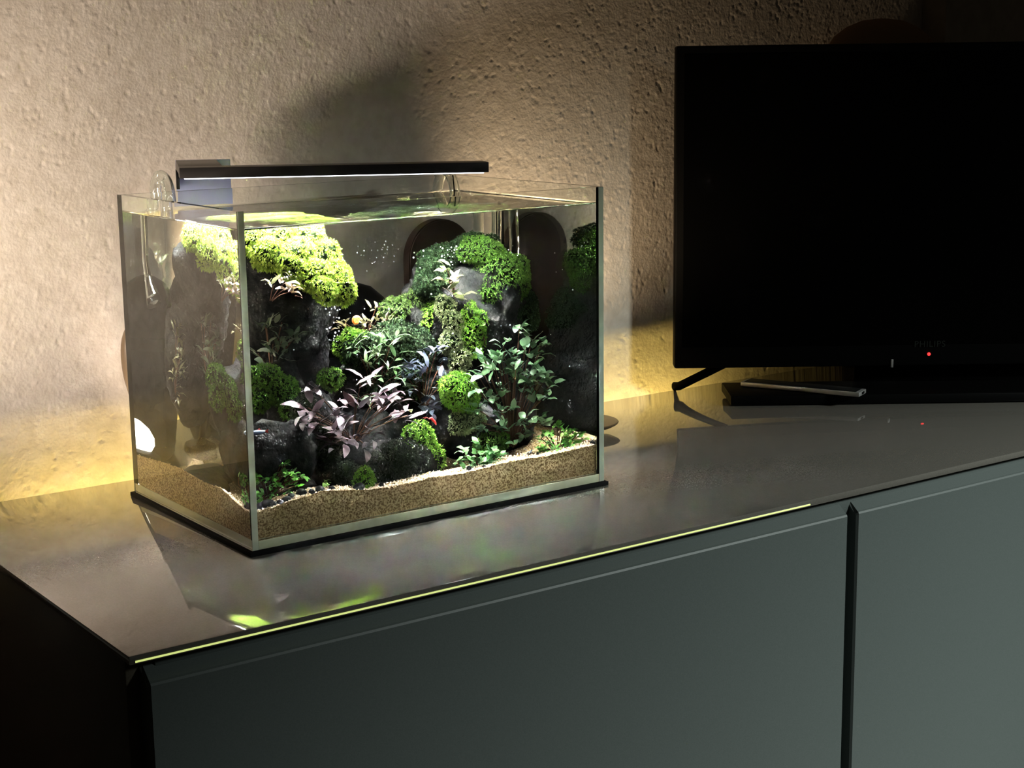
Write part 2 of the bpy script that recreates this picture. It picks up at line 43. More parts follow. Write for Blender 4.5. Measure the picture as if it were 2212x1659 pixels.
BUBBLES=[(0.2573, 0.118, 0.2056), (0.2609, 0.118, 0.2062), (0.2906, 0.118, 0.1995), (0.261, 0.118, 0.2014), (0.2612, 0.118, 0.2062), (0.2934, 0.118, 0.1995), (0.2608, 0.118, 0.2047), (0.2319, 0.118, 0.2021), (0.2631, 0.118, 0.2055), (0.2442, 0.118, 0.204), (0.2472, 0.118, 0.2068), (0.2745, 0.118, 0.2019), (0.2802, 0.118, 0.2009), (0.2713, 0.118, 0.2016), (0.2378, 0.118, 0.2069), (0.2428, 0.118, 0.2007), (0.2858, 0.118, 0.2042), (0.2328, 0.118, 0.2088), (0.2708, 0.118, 0.2071), (0.2653, 0.118, 0.2003), (0.2343, 0.118, 0.2028), (0.2133, 0.118, 0.2081), (0.2709, 0.118, 0.2045), (0.2445, 0.118, 0.2066), (0.2669, 0.118, 0.203), (0.2412, 0.118, 0.1963), (0.2509, 0.118, 0.1956), (0.2425, 0.118, 0.1939), (0.2131, 0.118, 0.2036), (0.2638, 0.118, 0.2041), (0.2455, 0.118, 0.2081), (0.2754, 0.118, 0.207), (0.2691, 0.118, 0.2051), (0.2448, 0.118, 0.2066), (0.2792, 0.118, 0.2066), (0.2632, 0.118, 0.2078), (0.2509, 0.118, 0.207), (0.2401, 0.118, 0.2073), (0.2755, 0.118, 0.2008), (0.2033, 0.118, 0.2031), (0.2575, 0.118, 0.2036), (0.242, 0.118, 0.2058), (0.2688, 0.118, 0.2027), (0.2559, 0.118, 0.2047), (0.2613, 0.118, 0.1974), (0.3043, 0.118, 0.2), (0.2785, 0.118, 0.2047), (0.2347, 0.118, 0.2006), (0.2469, 0.118, 0.2095), (0.2892, 0.118, 0.1954), (0.2399, 0.118, 0.2012), (0.2316, 0.118, 0.2017), (0.2378, 0.118, 0.203), (0.3051, 0.118, 0.1991), (0.3119, 0.118, 0.2007), (0.3017, 0.118, 0.2025), (0.2883, 0.118, 0.2054), (0.2716, 0.118, 0.1996), (0.255, 0.118, 0.196), (0.3063, 0.118, 0.2056), (0.264, 0.118, 0.2044), (0.2653, 0.118, 0.1957), (0.2669, 0.118, 0.204), (0.2342, 0.118, 0.1984), (0.2307, 0.118, 0.2102), (0.2851, 0.118, 0.2043), (0.276, 0.118, 0.2018), (0.2324, 0.118, 0.2024), (0.2982, 0.118, 0.2031), (0.2799, 0.118, 0.203), (0.2054, 0.19, 0.2099), (0.204, 0.19, 0.1987), (0.208, 0.19, 0.2055), (0.2149, 0.19, 0.1992), (0.2135, 0.19, 0.2091), (0.1818, 0.19, 0.2024), (0.2037, 0.19, 0.2074), (0.2086, 0.19, 0.2075), (0.1953, 0.19, 0.1956), (0.1844, 0.19, 0.2019), (0.2143, 0.19, 0.1943), (0.2057, 0.19, 0.2022), (0.1923, 0.19, 0.2059), (0.1788, 0.19, 0.2103), (0.2026, 0.19, 0.2059), (0.1971, 0.19, 0.1991), (0.1845, 0.19, 0.2059), (0.1983, 0.19, 0.2054), (0.2031, 0.19, 0.1942), (0.1903, 0.19, 0.1986), (0.2193, 0.19, 0.2048), (0.196, 0.19, 0.2128), (0.1925, 0.19, 0.1945), (0.1779, 0.19, 0.2046), (0.1945, 0.19, 0.1952), (0.2068, 0.19, 0.2127), (0.1036, 0.07, 0.1722), (0.1082, 0.07, 0.1646), (0.1069, 0.07, 0.1721), (0.0983, 0.07, 0.1726), (0.109, 0.07, 0.1705), (0.1102, 0.07, 0.1641), (0.1054, 0.07, 0.1653), (0.1064, 0.07, 0.1735), (0.102, 0.07, 0.1468), (0.0991, 0.07, 0.1562), (0.1017, 0.07, 0.1673), (0.0976, 0.07, 0.1766), (0.1103, 0.07, 0.1493), (0.1081, 0.07, 0.1503), (0.1112, 0.07, 0.1709), (0.1053, 0.07, 0.1607), (0.1046, 0.07, 0.1465), (0.1073, 0.07, 0.1452), (0.0982, 0.07, 0.1564), (0.1063, 0.07, 0.1525), (0.1054, 0.07, 0.1498), (0.1005, 0.07, 0.1472), (0.1025, 0.07, 0.1576), (0.1097, 0.07, 0.1535), (0.1016, 0.07, 0.1695), (0.1013, 0.07, 0.1568), (0.3474, 0.06, 0.0676), (0.1817, 0.06, 0.0784), (0.0966, 0.01, 0.1742), (0.1044, 0.06, 0.0993), (0.2435, 0.06, 0.1248), (0.1318, 0.01, 0.174), (0.0817, 0.06, 0.2199), (0.1928, 0.01, 0.1791), (0.2646, 0.06, 0.1427), (0.2858, 0.01, 0.0996), (0.2977, 0.01, 0.2061), (0.3313, 0.06, 0.186), (0.0242, 0.01, 0.2036), (0.0714, 0.01, 0.1018), (0.0721, 0.06, 0.2215), (0.1935, 0.01, 0.1325), (0.2323, 0.01, 0.1246), (0.3059, 0.06, 0.1014), (0.22, 0.01, 0.1158), (0.1842, 0.06, 0.1995), (0.1571, 0.01, 0.2171), (0.0788, 0.06, 0.1037), (0.1944, 0.06, 0.1767), (0.13, 0.06, 0.1705), (0.3168, 0.01, 0.1728), (0.1005, 0.01, 0.1207), (0.0583, 0.01, 0.1176), (0.1007, 0.06, 0.1494), (0.3177, 0.06, 0.1296), (0.3477, 0.06, 0.0986), (0.113, 0.01, 0.206), (0.0645, 0.06, 0.144), (0.1217, 0.06, 0.1336), (0.1926, 0.01, 0.2187), (0.1059, 0.06, 0.1048), (0.2743, 0.06, 0.1426), (0.2587, 0.01, 0.207), (0.2858, 0.01, 0.0834), (0.2149, 0.06, 0.1412), (0.299, 0.01, 0.1897), (0.0618, 0.075, 0.2006), (0.0645, 0.075, 0.2013), (0.0674, 0.075, 0.1993), (0.0689, 0.075, 0.2047), (0.0663, 0.075, 0.2012), (0.0746, 0.075, 0.2001), (0.0668, 0.075, 0.2002), (0.0703, 0.075, 0.2024), (0.0664, 0.075, 0.2005), (0.0669, 0.075, 0.2007), (0.0647, 0.075, 0.2002), (0.0614, 0.075, 0.197)]
SANDF=[(0.0057, 0.0287), (0.0232, 0.0308), (0.0435, 0.0341), (0.0641, 0.0359), (0.0849, 0.0335), (0.1061, 0.03), (0.1277, 0.0292), (0.1499, 0.0298), (0.1725, 0.0309), (0.1954, 0.0296), (0.2142, 0.0302), (0.2332, 0.0316), (0.2574, 0.0323), (0.2821, 0.031), (0.3073, 0.0321), (0.3372, 0.0331)]
SANDL=[(0.0001, 0.0312), (0.0167, 0.0305), (0.0325, 0.0327), (0.0443, 0.0365), (0.0566, 0.0381), (0.0821, 0.0367), (0.1082, 0.038), (0.1351, 0.0397), (0.1632, 0.0382), (0.2125, 0.0345)]
CAM=(-0.5337, -1.0928, 0.3632)
CAMR=(0.812197, -0.583235, -0.013147);CAMU=(0.122717, 0.148775, 0.981227);CAMF=(0.57033, 0.798563, -0.192407)
FISH=[(0.0119, 0.018, 0.0888), (0.1479, 0.125, 0.1537), (0.1889, 0.05, 0.0708)]

W,D,H=.3457,.227,.26      # aquarium outer size
T=.0055                   # glass thickness
WL=.2450                  # water level
ZT=-.004                  # sideboard top
WY=.2957                  # back wall plane
# ---------------------------------------------------------------- camera, world, lights, exposure
cam=bpy.data.cameras.new('camera'); co=bpy.data.objects.new('camera',cam); COL.objects.link(co)
cam.sensor_fit='HORIZONTAL'; cam.sensor_width=36; cam.lens=3512.45/2212*36; cam.clip_start=.02
r_,u_,f_=Vector(CAMR),Vector(CAMU),Vector(CAMF)
mw=Matrix((r_,u_,-f_)).transposed().to_4x4(); mw.translation=Vector(CAM); co.matrix_world=mw
SC.camera=co
w=bpy.data.worlds.new('world'); SC.world=w; w.use_nodes=True
w.node_tree.nodes['Background'].inputs[0].default_value=(1,.86,.66,1)
w.node_tree.nodes['Background'].inputs[1].default_value=.010
vs=SC.view_settings; vs.view_transform='Standard'; vs.look='None'; vs.gamma=1; vs.use_curve_mapping=False; vs.exposure=0
cy=SC.cycles
cy.max_bounces=16; cy.transmission_bounces=14; cy.diffuse_bounces=4; cy.glossy_bounces=8; cy.transparent_max_bounces=16
cy.caustics_refractive=True; cy.caustics_reflective=False; cy.blur_glossy=.3; cy.sample_clamp_indirect=0.0
def look(o,d):
    o.rotation_euler=Vector(d).to_track_quat('-Z','Y').to_euler()
def light(name,kind,loc,aim,power,color,parent=None,caustic=False,**k):
    l=bpy.data.lights.new(name,kind); l.energy=power; l.color=color
    for a,b in k.items(): setattr(l,a,b)
    o=bpy.data.objects.new(name,l); COL.objects.link(o); o.location=loc
    look(o,Vector(aim)-Vector(loc))
    if parent: o.parent=parent
    if caustic: l.cycles.is_caustics_light=True
    return o
WARM=(1,.84,.68)
# warm wall washers: one standing in the gap behind the tank, one right of it, one beyond the left end of the sideboard
light('wall_wash_left','SPOT',(.012,.238,.004),(.16,.275,.50),1.6,WARM,spot_size=math.radians(84),spot_blend=1.0,shadow_soft_size=.02)
light('wall_wash_right','SPOT',(.405,.250,.060),(.60,.280,.34),5.0,(1,.76,.48),spot_size=math.radians(104),spot_blend=.8,shadow_soft_size=.014)
light('corner_lamp','SPOT',(-.47,.076,.10),(.19,.2957,.37),25,(1,.86,.72),spot_size=math.radians(74),spot_blend=1.0,shadow_soft_size=.055)
# LED tape under the back edge of the sideboard top
light('back_strip_light','AREA',(.31,.268,-.075),(.31,.2957,.02),12,(1,.75,.20),shape='RECTANGLE',size=.80,size_y=.012)
# unseen area light added at front right to brighten door fronts and glass edges
light('front_fill','AREA',(1.9,-1.95,1.05),(.62,-.15,-.45),4.6,(.90,1,.95),shape='RECTANGLE',size=.3,size_y=.2,spread=math.radians(38))
# ---------------------------------------------------------------- helpers
def tag(o,label=None,cat=None,group=None,kind=None):
    if label:o['label']=label
    if cat:o['category']=cat
    if group:o['group']=group
    if kind:o['kind']=kind
    return o
def empty(name,loc=(0,0,0),label=None,cat=None,group=None,kind=None):
    o=bpy.data.objects.new(name,None); COL.objects.link(o); o.location=loc; o.empty_display_size=.02
    return tag(o,label,cat,group,kind)
def link(name,me,parent=None,loc=None):
    o=bpy.data.objects.new(name,me); COL.objects.link(o)
    if parent:
        o.parent=parent
        if loc is None and parent.type=='EMPTY': o.location=-parent.location   # children built in world coordinates
    if loc is not None:o.location=loc
    return o
def mesh(name,vs,fs,mats,smooth=False):
    me=bpy.data.meshes.new(name); me.from_pydata([tuple(v) for v in vs],[],fs); me.update()
    for m in (mats if isinstance(mats,(list,tuple)) else [mats]): me.materials.append(m)
    if smooth: me.polygons.foreach_set('use_smooth',[True]*len(me.polygons))
    return me
def from_bm(name,bm,mat,parent=None,smooth=False,angle=None):
    me=bpy.data.meshes.new(name); bm.normal_update(); bm.to_mesh(me); bm.free()
    for m in (mat if isinstance(mat,(list,tuple)) else [mat]): me.materials.append(m)
    if smooth: me.polygons.foreach_set('use_smooth',[True]*len(me.polygons))
    if angle is not None and hasattr(me,'set_sharp_from_angle'):
        me.polygons.foreach_set('use_smooth',[True]*len(me.polygons)); me.set_sharp_from_angle(angle=angle)
    return link(name,me,parent)
def box(bm,a,b,bev=0,seg=2,M=None):
    a,b=Vector(a),Vector(b)
    r=bmesh.ops.create_cube(bm,size=1)
    vs=r['verts']
    for v in vs: v.co=Vector(((a[i]+b[i])/2+v.co[i]*(b[i]-a[i]) for i in range(3)))
    if bev:
        es=list({e for v in vs for e in v.link_edges})
        rr=bmesh.ops.bevel(bm,geom=es,offset=bev,segments=seg,affect='EDGES',profile=.5)
        vs=list({v for f in rr['faces'] for v in f.verts}|{v for v in vs if v.is_valid})
    if M is not None:
        for v in vs: v.co=M@v.co
    return vs
def boxo(name,a,b,mat,parent=None,bev=0,M=None,seg=2):
    bm=bmesh.new(); box(bm,a,b,bev,seg,M)
    return from_bm(name,bm,mat,parent,angle=.6 if bev else None)
def tube_geo(pts,rad,n=12,closed=True):
    """tube along points; rad number or list; returns verts, faces"""
    pts=[Vector(p) for p in pts]; vs=[];fs=[]
    up=Vector((0,0,1)); prev=None
    for i,p in enumerate(pts):
        t=(pts[min(i+1,len(pts)-1)]-pts[max(i-1,0)]).normalized()
        if prev is None:
            a=t.cross(up if abs(t.z)<.9 else Vector((1,0,0))).normalized()
        else: a=(prev-t*prev.dot(t)).normalized()
        prev=a; b=t.cross(a); r=rad[i] if isinstance(rad,(list,tuple)) else rad
        for k in range(n):
            q=2*math.pi*k/n; vs.append(p+(a*math.cos(q)+b*math.sin(q))*r)
    for i in range(len(pts)-1):
        for k in range(n):
            k2=(k+1)%n; fs.append((i*n+k,i*n+k2,(i+1)*n+k2,(i+1)*n+k))
    if closed:
        fs.append(tuple(range(n-1,-1,-1))); fs.append(tuple(range((len(pts)-1)*n,len(pts)*n)))
    return vs,fs
def smooth_path(pts,n=6):
    P=[Vector(p) for p in pts]; P=[P[0]*2-P[1]]+P+[P[-1]*2-P[-2]]; o=[]
    for i in range(1,len(P)-2):
        for k in range(n):
            t=k/n; a,b,c,d=P[i-1:i+3]
            o.append(.5*((2*b)+(c-a)*t+(2*a-5*b+4*c-d)*t*t+(3*b-a-3*c+d)*t**3))
    o.append(P[-2]); return o
def lathe(name,prof,mat,parent=None,center=(0,0,0),n=32,sx=1,sy=1,smooth=.6):
    vs=[];fs=[];c=Vector(center)
    for (r,z) in prof:
        for k in range(n):
            q=2*math.pi*k/n; vs.append(c+Vector((r*math.cos(q)*sx,r*math.sin(q)*sy,z)))
    m=len(prof)
    for i in range(m-1):
        for k in range(n): fs.append((i*n+k,i*n+(k+1)%n,(i+1)*n+(k+1)%n,(i+1)*n+k))
    fs.append(tuple(range(n-1,-1,-1))); fs.append(tuple(range((m-1)*n,m*n)))
    me=mesh(name,vs,fs,mat); me.polygons.foreach_set('use_smooth',[True]*len(me.polygons)); me.set_sharp_from_angle(angle=smooth)
    return link(name,me,parent)
# ---------------------------------------------------------------- materials
def mat(name,color,rough=.5,spec=.5,metal=0,trans=0,ior=1.45,emit=None,estr=0,coat=0,sss=0):
    m=bpy.data.materials.new(name); m.use_nodes=True; b=m.node_tree.nodes['Principled BSDF']; i=b.inputs
    i['Base Color'].default_value=(*color,1); i['Roughness'].default_value=rough; i['Specular IOR Level'].default_value=spec
    i['Metallic'].default_value=metal; i['Transmission Weight'].default_value=trans; i['IOR'].default_value=ior
    i['Coat Weight'].default_value=coat; i['Coat Roughness'].default_value=.05
    if emit: i['Emission Color'].default_value=(*emit,1); i['Emission Strength'].default_value=estr
    return m
def noisy(m,scale,c1,c2,bump=0,bscale=None,detail=4,lo=.35,hi=.65,dist=.001):
    nt=m.node_tree; b=nt.nodes['Principled BSDF']
    tc=nt.nodes.new('ShaderNodeTexCoord'); n=nt.nodes.new('ShaderNodeTexNoise'); n.inputs['Scale'].default_value=scale; n.inputs['Detail'].default_value=detail
    nt.links.new(tc.outputs['Object'],n.inputs['Vector'])
    r=nt.nodes.new('ShaderNodeValToRGB'); e=r.color_ramp.elements; e[0].position=lo;e[1].position=hi;e[0].color=(*c1,1);e[1].color=(*c2,1)
    nt.links.new(n.outputs['Fac'],r.inputs['Fac']); nt.links.new(r.outputs['Color'],b.inputs['Base Color'])
    if bump:
        n2=nt.nodes.new('ShaderNodeTexNoise'); n2.inputs['Scale'].default_value=bscale or scale; n2.inputs['Detail'].default_value=detail
        nt.links.new(tc.outputs['Object'],n2.inputs['Vector'])
        bp=nt.nodes.new('ShaderNodeBump'); bp.inputs['Strength'].default_value=bump; bp.inputs['Distance'].default_value=dist
        nt.links.new(n2.outputs['Fac'],bp.inputs['Height']); nt.links.new(bp.outputs['Normal'],b.inputs['Normal'])
    return m
def glassmat(name,color,ior):
    m=bpy.data.materials.new(name); m.use_nodes=True; nt=m.node_tree; nt.nodes.clear()
    o=nt.nodes.new('ShaderNodeOutputMaterial'); g=nt.nodes.new('ShaderNodeBsdfGlass')
    g.inputs['Color'].default_value=(*color,1); g.inputs['IOR'].default_value=ior; g.inputs['Roughness'].default_value=0
    nt.links.new(g.outputs[0],o.inputs['Surface']); return m
M_wall=noisy(mat('plaster',(.62,.55,.46),.85,.2),90,(.60,.52,.43),(.68,.60,.51),bump=.5,bscale=420,dist=.0006)
M_floor=noisy(mat('floor_wood',(.10,.07,.05),.5),6,(.08,.055,.035),(.13,.09,.06))
M_pier=noisy(mat('pier_paint',(.42,.36,.28),.8,.2),60,(.40,.34,.26),(.46,.40,.32),bump=.3,bscale=300,dist=.0005)
M_top=noisy(mat('grey_back_painted_glass',(.22,.20,.18),.03,.5,ior=2.6),900,(.135,.125,.108),(.158,.146,.128))
M_topedge=mat('glass_plate_edge',(.20,.24,.20),.12,.6)
M_glow=mat('edge_glow_paint',(.6,.6,.3),.4,.3,emit=(.80,.92,.28),estr=.75)  # emission stands in for lamp light caught in the glass edge
M_door=noisy(mat('door_lacquer',(.085,.10,.096),.38,.4),1400,(.080,.095,.090),(.094,.108,.104))
M_side=noisy(mat('side_lacquer',(.075,.062,.045),.4,.35),700,(.070,.058,.042),(.085,.070,.052))
M_dark=mat('dark_gap',(.012,.012,.012),.7,.2)
M_glass=glassmat('aquarium_glass',(.985,.995,.985),1.5)
M_pipe=glassmat('pipe_glass',(.97,.985,.975),1.5)
M_water=glassmat('water',(.985,.995,.99),1.33)
M_wetglass=glassmat('water_against_glass',(.985,.995,.99),1.33/1.5)
M_edge=mat('ground_glass_edge',(.66,.72,.62),.25,.5)
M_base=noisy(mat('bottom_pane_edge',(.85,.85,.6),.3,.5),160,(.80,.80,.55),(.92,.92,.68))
M_mat=mat('black_foam',(.006,.006,.006),.8,.1)
M_sand=noisy(mat('sand',(.60,.42,.26),.9,.15),700,(.17,.105,.045),(.50,.36,.19),bump=.6,bscale=1100,detail=2,lo=.38,hi=.62,dist=.0008)
M_grain=mat('sand_grain',(.85,.68,.50),.8,.3)
M_rock=noisy(mat('lava_rock',(.05,.05,.048),.9,.12),70,(.010,.011,.010),(.036,.035,.031),bump=.9,bscale=260,dist=.002)
M_peb=noisy(mat('dark_pebble',(.05,.05,.055),.6,.4),200,(.03,.03,.034),(.10,.095,.095))
M_black=mat('black_plastic',(.0012,.0012,.0012),.55,.08)
M_screen=mat('screen_glass',(.0008,.0008,.0008),.35,.05)
M_satin=mat('dark_satin',(.006,.006,.006),.45,.2)
M_alu=mat('dark_anodised',(.045,.04,.037),.38,.5,metal=.7)
M_brack=mat('bracket_lavender_light',(.66,.66,1.0),.5,.3)  # violet of the lamp light put into the base colour
M_led=mat('led_diffuser',(1,1,1),.5,.5,emit=(.86,.90,1),estr=6)
M_lampshade=mat('dark_brown_shade',(.050,.028,.017),.5,.3)
M_canister=mat('canister_plastic',(.004,.004,.005),.5,.2)
M_hose=mat('grey_hose',(.13,.09,.055),.35,.4)
M_bronze=mat('bronze_disc',(.16,.11,.06),.35,.5,metal=.5)
M_silver=mat('silver',(.38,.37,.36),.35,.5,metal=.6)
M_logo=mat('logo_grey',(.006,.008,.006),.5,.3)
M_redled=mat('standby_red',(1,.02,.02),.5,.5,emit=(1,.03,.03),estr=2.2)
M_bulb=mat('washer_lens',(1,.9,.8),.5,.5,emit=(1,.90,.78),estr=9)
M_dome=mat('tan_light_patch',(.30,.18,.09),.8,.2)  # tan of a lit wall patch, put into a solid
M_bubble=mat('bubble',(.9,.92,1),.08,.9)
M_stem=mat('stem',(.10,.045,.022),.6,.3)
def leafmat(name,c1,c2,rough=.38,spec=.5,tr=.25):
    m=mat(name,c1,rough,spec); nt=m.node_tree; b=nt.nodes['Principled BSDF']
    oi=nt.nodes.new('ShaderNodeObjectInfo'); rp=nt.nodes.new('ShaderNodeValToRGB')
    rp.color_ramp.elements[0].color=(*c1,1); rp.color_ramp.elements[1].color=(*c2,1)
    nt.links.new(oi.outputs['Random'],rp.inputs['Fac']); nt.links.new(rp.outputs['Color'],b.inputs['Base Color'])
    t=nt.nodes.new('ShaderNodeBsdfTranslucent'); nt.links.new(rp.outputs['Color'],t.inputs['Color'])
    mx=nt.nodes.new('ShaderNodeMixShader'); mx.inputs[0].default_value=tr
    nt.links.new(b.outputs[0],mx.inputs[1]); nt.links.new(t.outputs[0],mx.inputs[2])
    nt.links.new(mx.outputs[0],nt.nodes['Material Output'].inputs['Surface']); return m
LEAF=dict(
 teal=leafmat('leaf_teal',(.055,.115,.050),(.20,.33,.165)),
 purple=leafmat('leaf_purple',(.075,.038,.040),(.20,.155,.165),.36,.45,.12),
 fresh=leafmat('leaf_fresh',(.10,.20,.07),(.26,.36,.20)),
 ink=leafmat('leaf_ink',(.030,.045,.048),(.10,.11,.17),.34,.45,.15),
 blush=leafmat('leaf_blush',(.16,.26,.07),(.40,.30,.20)),
 copper=leafmat('leaf_copper',(.18,.20,.09),(.36,.17,.10)),
 shade=leafmat('leaf_shade',(.06,.10,.05),(.17,.20,.12)),
 khaki=leafmat('leaf_khaki',(.16,.15,.06),(.26,.25,.13)),
 leafy=leafmat('leaf_leafy',(.09,.22,.07),(.22,.42,.16)),
 brown=leafmat('leaf_brown',(.085,.055,.028),(.17,.17,.07)),
 vivid=leafmat('leaf_vivid',(.16,.36,.05),(.30,.52,.13)),
 grass=leafmat('leaf_grass',(.08,.27,.03),(.20,.50,.08)))
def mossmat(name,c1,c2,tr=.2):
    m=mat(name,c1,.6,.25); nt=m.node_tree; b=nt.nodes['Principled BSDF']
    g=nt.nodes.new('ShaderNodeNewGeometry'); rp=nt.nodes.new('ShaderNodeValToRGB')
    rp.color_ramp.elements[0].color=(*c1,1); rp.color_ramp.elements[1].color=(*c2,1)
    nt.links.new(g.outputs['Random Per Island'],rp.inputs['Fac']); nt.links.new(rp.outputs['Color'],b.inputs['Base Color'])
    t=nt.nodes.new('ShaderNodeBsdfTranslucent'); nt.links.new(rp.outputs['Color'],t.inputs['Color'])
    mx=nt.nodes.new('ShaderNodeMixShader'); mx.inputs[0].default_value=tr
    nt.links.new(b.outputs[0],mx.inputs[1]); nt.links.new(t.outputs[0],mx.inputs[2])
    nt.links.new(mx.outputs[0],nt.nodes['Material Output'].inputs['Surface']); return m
MOSSM=dict(
 lime=mossmat('moss_lime',(.16,.26,.03),(.42,.52,.08)),
 bright=mossmat('moss_bright',(.08,.22,.015),(.24,.42,.05)),
 mid=mossmat('moss_mid',(.05,.13,.015),(.15,.28,.04)),
 olive=mossmat('moss_olive',(.05,.10,.02),(.14,.22,.05)),
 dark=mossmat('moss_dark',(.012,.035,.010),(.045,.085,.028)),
 pale=mossmat('moss_pale',(.14,.18,.07),(.30,.34,.16)),
 black=mossmat('moss_black',(.020,.026,.018),(.075,.085,.055)))
def lucent(m,f=.6):
    nt=m.node_tree; b=nt.nodes['Principled BSDF']; t=nt.nodes.new('ShaderNodeBsdfTranslucent'); t.inputs['Color'].default_value=(.86,.90,.80,1)
    mx=nt.nodes.new('ShaderNodeMixShader'); mx.inputs[0].default_value=f; nt.links.new(b.outputs[0],mx.inputs[1]); nt.links.new(t.outputs[0],mx.inputs[2]); nt.links.new(mx.outputs[0],nt.nodes['Material Output'].inputs['Surface'])
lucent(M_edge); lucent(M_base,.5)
M_core=noisy(mat('moss_core',(.02,.03,.012),.9,.1),120,(.012,.02,.008),(.03,.045,.018))
# ---------------------------------------------------------------- structure
def fft_noise(nz,nx,size,seed,aniso=1.0):
    rs=np.random.RandomState(seed); a=rs.randn(nz,nx)
    fz=np.fft.fftfreq(nz)[:,None]*aniso; fx=np.fft.rfftfreq(nx)[None,:]
    g=np.exp(-.5*((fz**2+fx**2)*(2*math.pi*size)**2)); b=np.fft.irfft2(np.fft.rfft2(a)*g,s=(nz,nx)); return b/b.std()
def plaster_wall():
    x0,x1,z0,z1,st=-.20,1.15,-.06,.47,.0014
    nx=int((x1-x0)/st)+1; nz=int((z1-z0)/st)+1
    a=fft_noise(nz,nx,.7,1); b=fft_noise(nz,nx,.95,2); c=fft_noise(nz,nx,4,3); d=fft_noise(nz,nx,22,4)
    pits=np.clip(b+.25*c-1.0,0,2); lumps=np.clip(a*.6+b*.6-.35,0,2)
    h=-.00036*np.minimum(pits,1.3)+.00018*lumps*np.clip(.75+.4*d,.25,1.4)+.00004*c+.0002*d+.00003*a
    X,Z=np.meshgrid(np.linspace(x0,x1,nx),np.linspace(z0,z1,nz))
    V=np.stack([X,WY-h,Z],-1).reshape(-1,3)
    i=np.arange(nx*nz).reshape(nz,nx)
    q=np.stack([i[:-1,:-1],i[:-1,1:],i[1:,1:],i[1:,:-1]],-1).reshape(-1,4)
    # plain surroundings continuing the wall
    n0=len(V); Y=WY
    ex=[(-2.2,-.62),(3.4,-.62),(3.4,1.9),(-2.2,1.9),(x0,z0),(x1,z0),(x1,z1),(x0,z1)]
    V=np.concatenate([V,[(x,Y,z) for x,z in ex]]); e=lambda k:n0+k
    q=np.concatenate([q,[(e(0),e(1),e(5),e(4)),(e(1),e(2),e(6),e(5)),(e(2),e(3),e(7),e(6)),(e(3),e(0),e(4),e(7))]])
    me=bpy.data.meshes.new('wall_back'); me.vertices.add(len(V)); me.vertices.foreach_set('co',V.astype(np.float32).ravel())
    me.loops.add(len(q)*4); me.loops.foreach_set('vertex_index',q.astype(np.int32).ravel())
    me.polygons.add(len(q)); me.polygons.foreach_set('loop_start',np.arange(0,len(q)*4,4,dtype=np.int32))
    me.update(calc_edges=True); me.validate()
    me.polygons.foreach_set('use_smooth',[True]*len(q)); me.materials.append(M_wall)
    return tag(link('wall_back',me),'rough cream plaster wall behind the sideboard',kind='structure')
plaster_wall()
tag(boxo('floor',(-2.2,-3,-.66),(3.4,.33,-.62),M_floor),'dark floor under the sideboard',kind='structure')
tag(boxo('wall_right',(1.0925,.2575,ZT+.0005),(1.75,.2955,.9),M_pier,bev=.002),'shallow projecting wall pier at the right, behind the television',kind='structure')
# ---------------------------------------------------------------- sideboard
SX0,SX1,SY0,SY1=-.162,1.62,-.1481,.2835
sb=empty('sideboard',(.7,.07,-.62),'long dark grey lacquered sideboard along the plaster wall','sideboard')
boxo('carcass',(SX0+.010,SY0+.026,-.60),(SX1-.01,SY1-.012,-.0112),M_dark,sb)
boxo('side_panel',(SX0+.003,SY0+.016,-.62),(SX0+.022,SY1-.004,-.0106),M_side,sb,bev=.0012)
boxo('side_panel',(SX1-.022,SY0+.016,-.62),(SX1-.003,SY1-.004,-.0106),M_side,sb,bev=.0012)
boxo('top_rail',(SX0+.022,SY0+.012,-.030),(SX1-.022,SY0+.028,-.0108),M_door,sb,bev=.001)
def door(x0,x1):
    # slab whose top edge is cut back at an angle as a finger grip
    y0,y1,zb,zt=SY0+.002,SY0+.0215,-.600,-.0255
    pr=[(y0,zb),(y0,zt-.0025),(y0+.0006,zt-.0008),(y0+.002,zt),(y0+.013,zt+.009),(y1,zt+.009),(y1,zb)]
    n=len(pr); vs=[];fs=[]
    for x,s in ((x0,1),(x0+.0018,0),(x1-.0018,0),(x1,1)):
        for (y,z) in pr: vs.append((x,y+(.0018 if s and y<y0+.003 else 0),z-(.0018 if s and z>zt-.01 else 0)))
    for k in range(3):
        for i in range(n): fs.append((k*n+i,k*n+(i+1)%n,(k+1)*n+(i+1)%n,(k+1)*n+i))
    fs.append(tuple(range(n-1,-1,-1))); fs.append(tuple(range(3*n,4*n)))
    me=mesh('door',vs,fs,M_door); bm=bmesh.new(); bm.from_mesh(me); bmesh.ops.recalc_face_normals(bm,faces=bm.faces); bm.to_mesh(me); bm.free()
    return link('door',me,sb)
door(-.1495,.5025); door(.5135,1.06); door(1.071,SX1-.024)
gt=empty('glass_slab',((SX0+SX1)/2,.07,-.0105),'grey glossy glass plate lying on top of the sideboard','glass')
boxo('plate',(SX0,SY0,-.0100),(SX1,SY1,ZT),[M_top],gt,bev=.0009)
boxo('edge_glow',(SX0+.004,SY0-.0004,-.0088),(.452,SY0+.0004,-.0076),M_glow,gt)['label']='thin yellow-green line along the front edge, glowing in place of caught lamp light'  # no lamp here: reflected light drawn as a glowing strip
